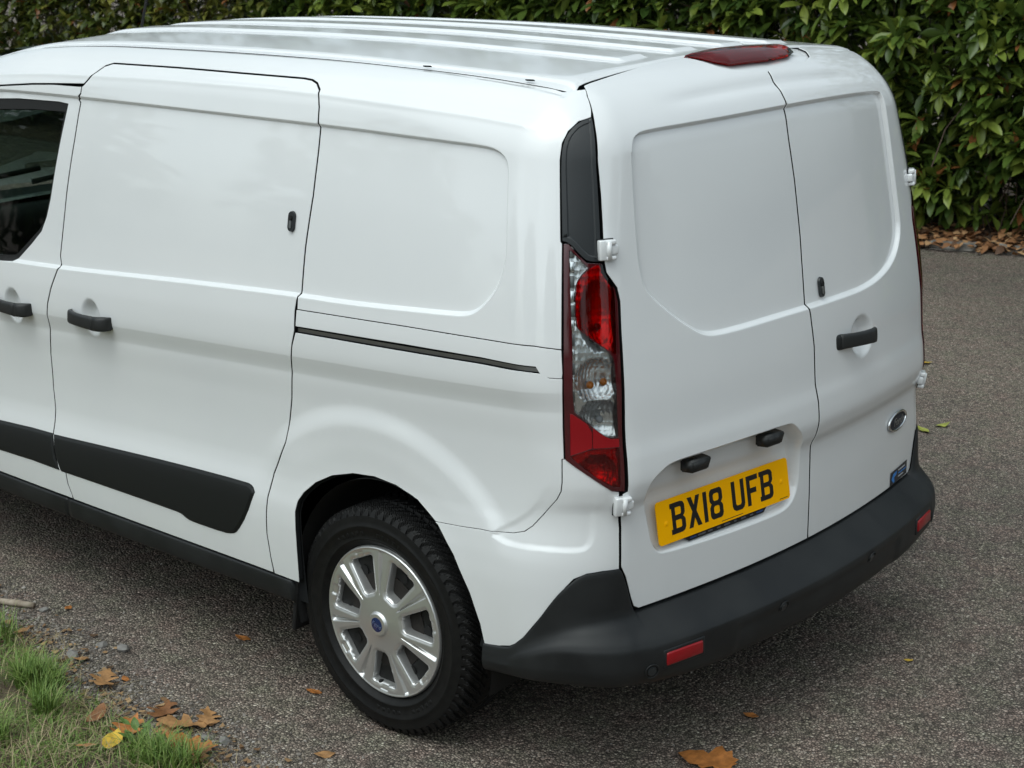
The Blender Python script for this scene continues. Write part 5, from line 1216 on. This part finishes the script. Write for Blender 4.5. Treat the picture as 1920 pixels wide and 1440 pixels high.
def shrub(name, label, x0, x1, kind, seed, h=4.2, ndeep=900, solo=300, back=0.):
    rng = np.random.default_rng(seed); xc = (x0+x1)/2
    root = empty(name, (xc, float(HY(xc))-.9-back, 0)); tag(root, label, 'shrub', 'evergreen shrubs of the hedge')
    wdt = x1-x0
    def front(x, z):
        u = (x-xc)/(wdt/2)
        return HY(x)-.28+.36*np.sqrt(np.maximum(0, 1-(u*.78)**2))+.30*smooth(1.75, 2.5, z)+.13*fbm(x*1.3, z*1.3, seed)-.32*smooth(.55, .10, z)-back  # unseen overhang added higher up, to shade the leaves below
    n = int(ndeep*wdt); nh = int(n*.45); n += nh
    zlow = .12 if xc < 4 or xc > 12 else .75
    x = rng.uniform(x0-.12, x1+.12, n); z = zlow+(1.95-zlow)*rng.random(n); z[-nh:] = 1.8+(h-1.8)*rng.random(nh)
    dep = np.abs(rng.normal(0, .20, n))+1.1*(rng.random(n) < .42)*rng.random(n)
    y = front(x, z)-dep
    C = np.stack([x, y, z], -1)
    ax = np.stack([rng.normal(0, .55, n), .75+rng.normal(0, .4, n), .62+rng.normal(0, .4, n)], -1); ax /= np.linalg.norm(ax, axis=1, keepdims=True)
    P, Mx, Ls, Tn = whorls(rng, C, ax, 8 if kind == 'rhodo' else 6, .168 if kind == 'rhodo' else .125, kind, 1.22)
    loc = np.array(root.location)
    # the leaves that show largest become pieces of their own
    px, py = pix(P); vis = (px > -10) & (px < 1034) & (py > -10) & (py < 420)
    behind = (px < 800) & (py > 40); vis &= ~behind
    frontness = P[:, 1]-front(P[:, 0], P[:, 2])+rng.normal(0, .05, len(P)); order = np.argsort(np.where(vis, -frontness, 9)); pick = order[:solo]; pick = pick[vis[pick]]
    rest = np.ones(len(P), bool); rest[pick] = False
    cl = leaf_cloud('foliage', P[rest]-loc, Mx[rest], Ls[rest], Tn[rest], kind, M['rhodo' if kind == 'rhodo' else 'laurel'], root); cl['kind'] = 'stuff'
    for i in pick:
        o = bpy.data.objects.new('leaf', leaf_variant(kind, int(round(float(Tn[i])*12)))); col.objects.link(o); o.parent = root
        q = Mx[i]*Ls[i]; o.matrix_local = Matrix(((q[0, 0], q[0, 1], q[0, 2], P[i, 0]-loc[0]), (q[1, 0], q[1, 1], q[1, 2], P[i, 1]-loc[1]), (q[2, 0], q[2, 1], q[2, 2], P[i, 2]-loc[2]), (0, 0, 0, 1)))
    # stems that fork upwards into the crown
    for k in range(6):
        r_ = random.Random(seed*10+k); bx_ = r_.uniform(-.35, .35)*wdt; pts = [(bx_*.5, r_.uniform(-.3, .3), 0)]
        for t in range(1, 6): pts.append((bx_*(.5+.25*t)+r_.uniform(-.1, .1), min(.55, pts[-1][1]+r_.uniform(.0, .20)), h*.16*t+r_.uniform(-.05, .05)))
        link('stem', tube([(a, b-.35, c) for a, b, c in pts], [.022, .018, .015, .012, .009, .006], 6), M['twig'], root)
    V_, F_ = [], []; nv = 0
    sel = rng.choice(n, min(n, int(140*wdt)), replace=False)
    for i in sel:
        c = C[i]-loc; b = c-ax[i]*rng.uniform(.15, .45)-np.array([0, 0, rng.uniform(.05, .25)]); mid_ = (c+b)/2+rng.normal(0, .03, 3)
        me = None; pts = [b, mid_, c]
        for p_, rr in zip(pts, (.006, .005, .003)):
            for q in range(3): V_.append((p_[0]+rr*math.cos(q*2.1), p_[1]+rr*math.sin(q*2.1), p_[2]))
        for s_ in range(2):
            for q in range(3): F_.append((nv+s_*3+q, nv+s_*3+(q+1) % 3, nv+s_*3+3+(q+1) % 3, nv+s_*3+3+q))
        nv += 9
    tw = link('twigs', mesh('twigs', V_, F_), M['twig'], root); tw['kind'] = 'stuff'
    return root
SH = [(.15, 1.45, 'rhodo', 'glossy evergreen shrub at the right edge above the long edging stone', 300, 640),
      (1.35, 2.65, 'rhodo', 'glossy evergreen shrub with pale young rosettes close to the upper right hinge', 300, 640),
      (2.55, 3.85, 'rhodo', 'dense evergreen shrub rising over the right rear roof corner of the van', 300, 580),
      (3.75, 5.05, 'rhodo', 'evergreen shrub directly behind the high brake light', 220, 420),
      (4.95, 6.25, 'rhodo', 'evergreen shrub over the rear half of the roof, left of the brake light', 160, 380),
      (6.15, 7.6, 'rhodo', 'darker evergreen shrub over the middle of the roof', 130, 340),
      (7.5, 9.1, 'rhodo', 'evergreen shrub right of the aerial', 110, 320),
      (9.0, 10.8, 'laurel', 'yellowish small leaved shrub at the aerial', 90, 360),
      (10.7, 12.7, 'laurel', 'small leaved shrub left of the aerial over the sliding door', 60, 320),
      (12.6, 15.0, 'laurel', 'small leaved shrub in the top left corner', 60, 300),
      (14.9, 18.0, 'laurel', 'small leaved shrub beyond the top left corner, ahead of the van', 0, 200),
      (17.9, 21.5, 'laurel', 'small leaved shrub far ahead of the van, last but one of the hedge', 0, 170),
      (21.4, 25.5, 'laurel', 'small leaved shrub farthest ahead of the van', 0, 150),
      (-1.25, .25, 'rhodo', 'glossy evergreen shrub just outside the right edge', 0, 380),
      (-2.75, -1.15, 'rhodo', 'glossy evergreen shrub at the right end of the hedge', 0, 380)]
for i, (x0, x1, kd, lab, solo, dn) in enumerate(SH):
    shrub('rhododendron_shrub' if kd == 'rhodo' else 'laurel_shrub', lab, x0, x1, kd, 100+i, h=4.4, ndeep=dn, solo=solo)

# trees across the drive behind the viewer: they close the horizon the paint mirrors
def tree(x, y, h, rad, seed, label):
    rng = np.random.default_rng(seed); root = empty('broadleaf_tree', (x, y, 0)); tag(root, label, 'tree', 'trees across the drive')
    link('trunk', tube([(0, 0, 0), (.05, .03, h*.25), (-.05, .06, h*.5), (.03, 0, h*.85)], [.20, .16, .11, .03], 10), M['twig'], root)
    n = 900; v = rng.normal(0, 1, (n, 3)); v /= np.linalg.norm(v, axis=1, keepdims=True); r = rng.random(n)**.4
    C = v*r[:, None]*np.array([rad, rad, h*.46])+np.array([0, 0, h*.54]); C += .5*np.stack([fbm(C[:, 0], C[:, 2], seed), fbm(C[:, 1], C[:, 2], seed+1), 0*C[:, 0]], -1)
    C = C[C[:, 2] > .3]; n = len(C)
    ax = v[:n]*.6+np.array([0, 0, .6])+rng.normal(0, .3, (n, 3)); ax /= np.linalg.norm(ax, axis=1, keepdims=True)
    P, Mx, Ls, Tn = whorls(rng, C, ax, 4, .55, 'laurel', 1.2)
    c = leaf_cloud('crown', P, Mx, Ls, np.minimum(Tn, .6), 'laurel', M['laurel'], root)
for i, (x, y, h, rd) in enumerate([(-19, 6, 7, 2.8), (-17, 14, 7, 2.8), (-9, 19, 6.5, 2.9), (0, 20, 7, 3.0), (9, 19, 6.5, 2.9), (17, 18, 7, 3.0), (25, 15, 7, 3), (-20, -3, 7, 2.8), (-21, -11, 7, 2.9)]):
    tree(x, y, h, rd, 300+i, ['broad leafy tree behind the viewer, straight behind the van', 'broad leafy tree behind the viewer, at the drive corner', 'broad leafy tree behind the viewer, facing the rear wheel', 'broad leafy tree behind the viewer, facing the sliding door', 'broad leafy tree behind the viewer, facing the front door', 'broad leafy tree behind the viewer, ahead of the bonnet', 'broad leafy tree behind the viewer, farthest ahead of the van', 'broad leafy tree behind the viewer, right of the rear doors', 'broad leafy tree behind the viewer, farthest right of the rear doors'][i])
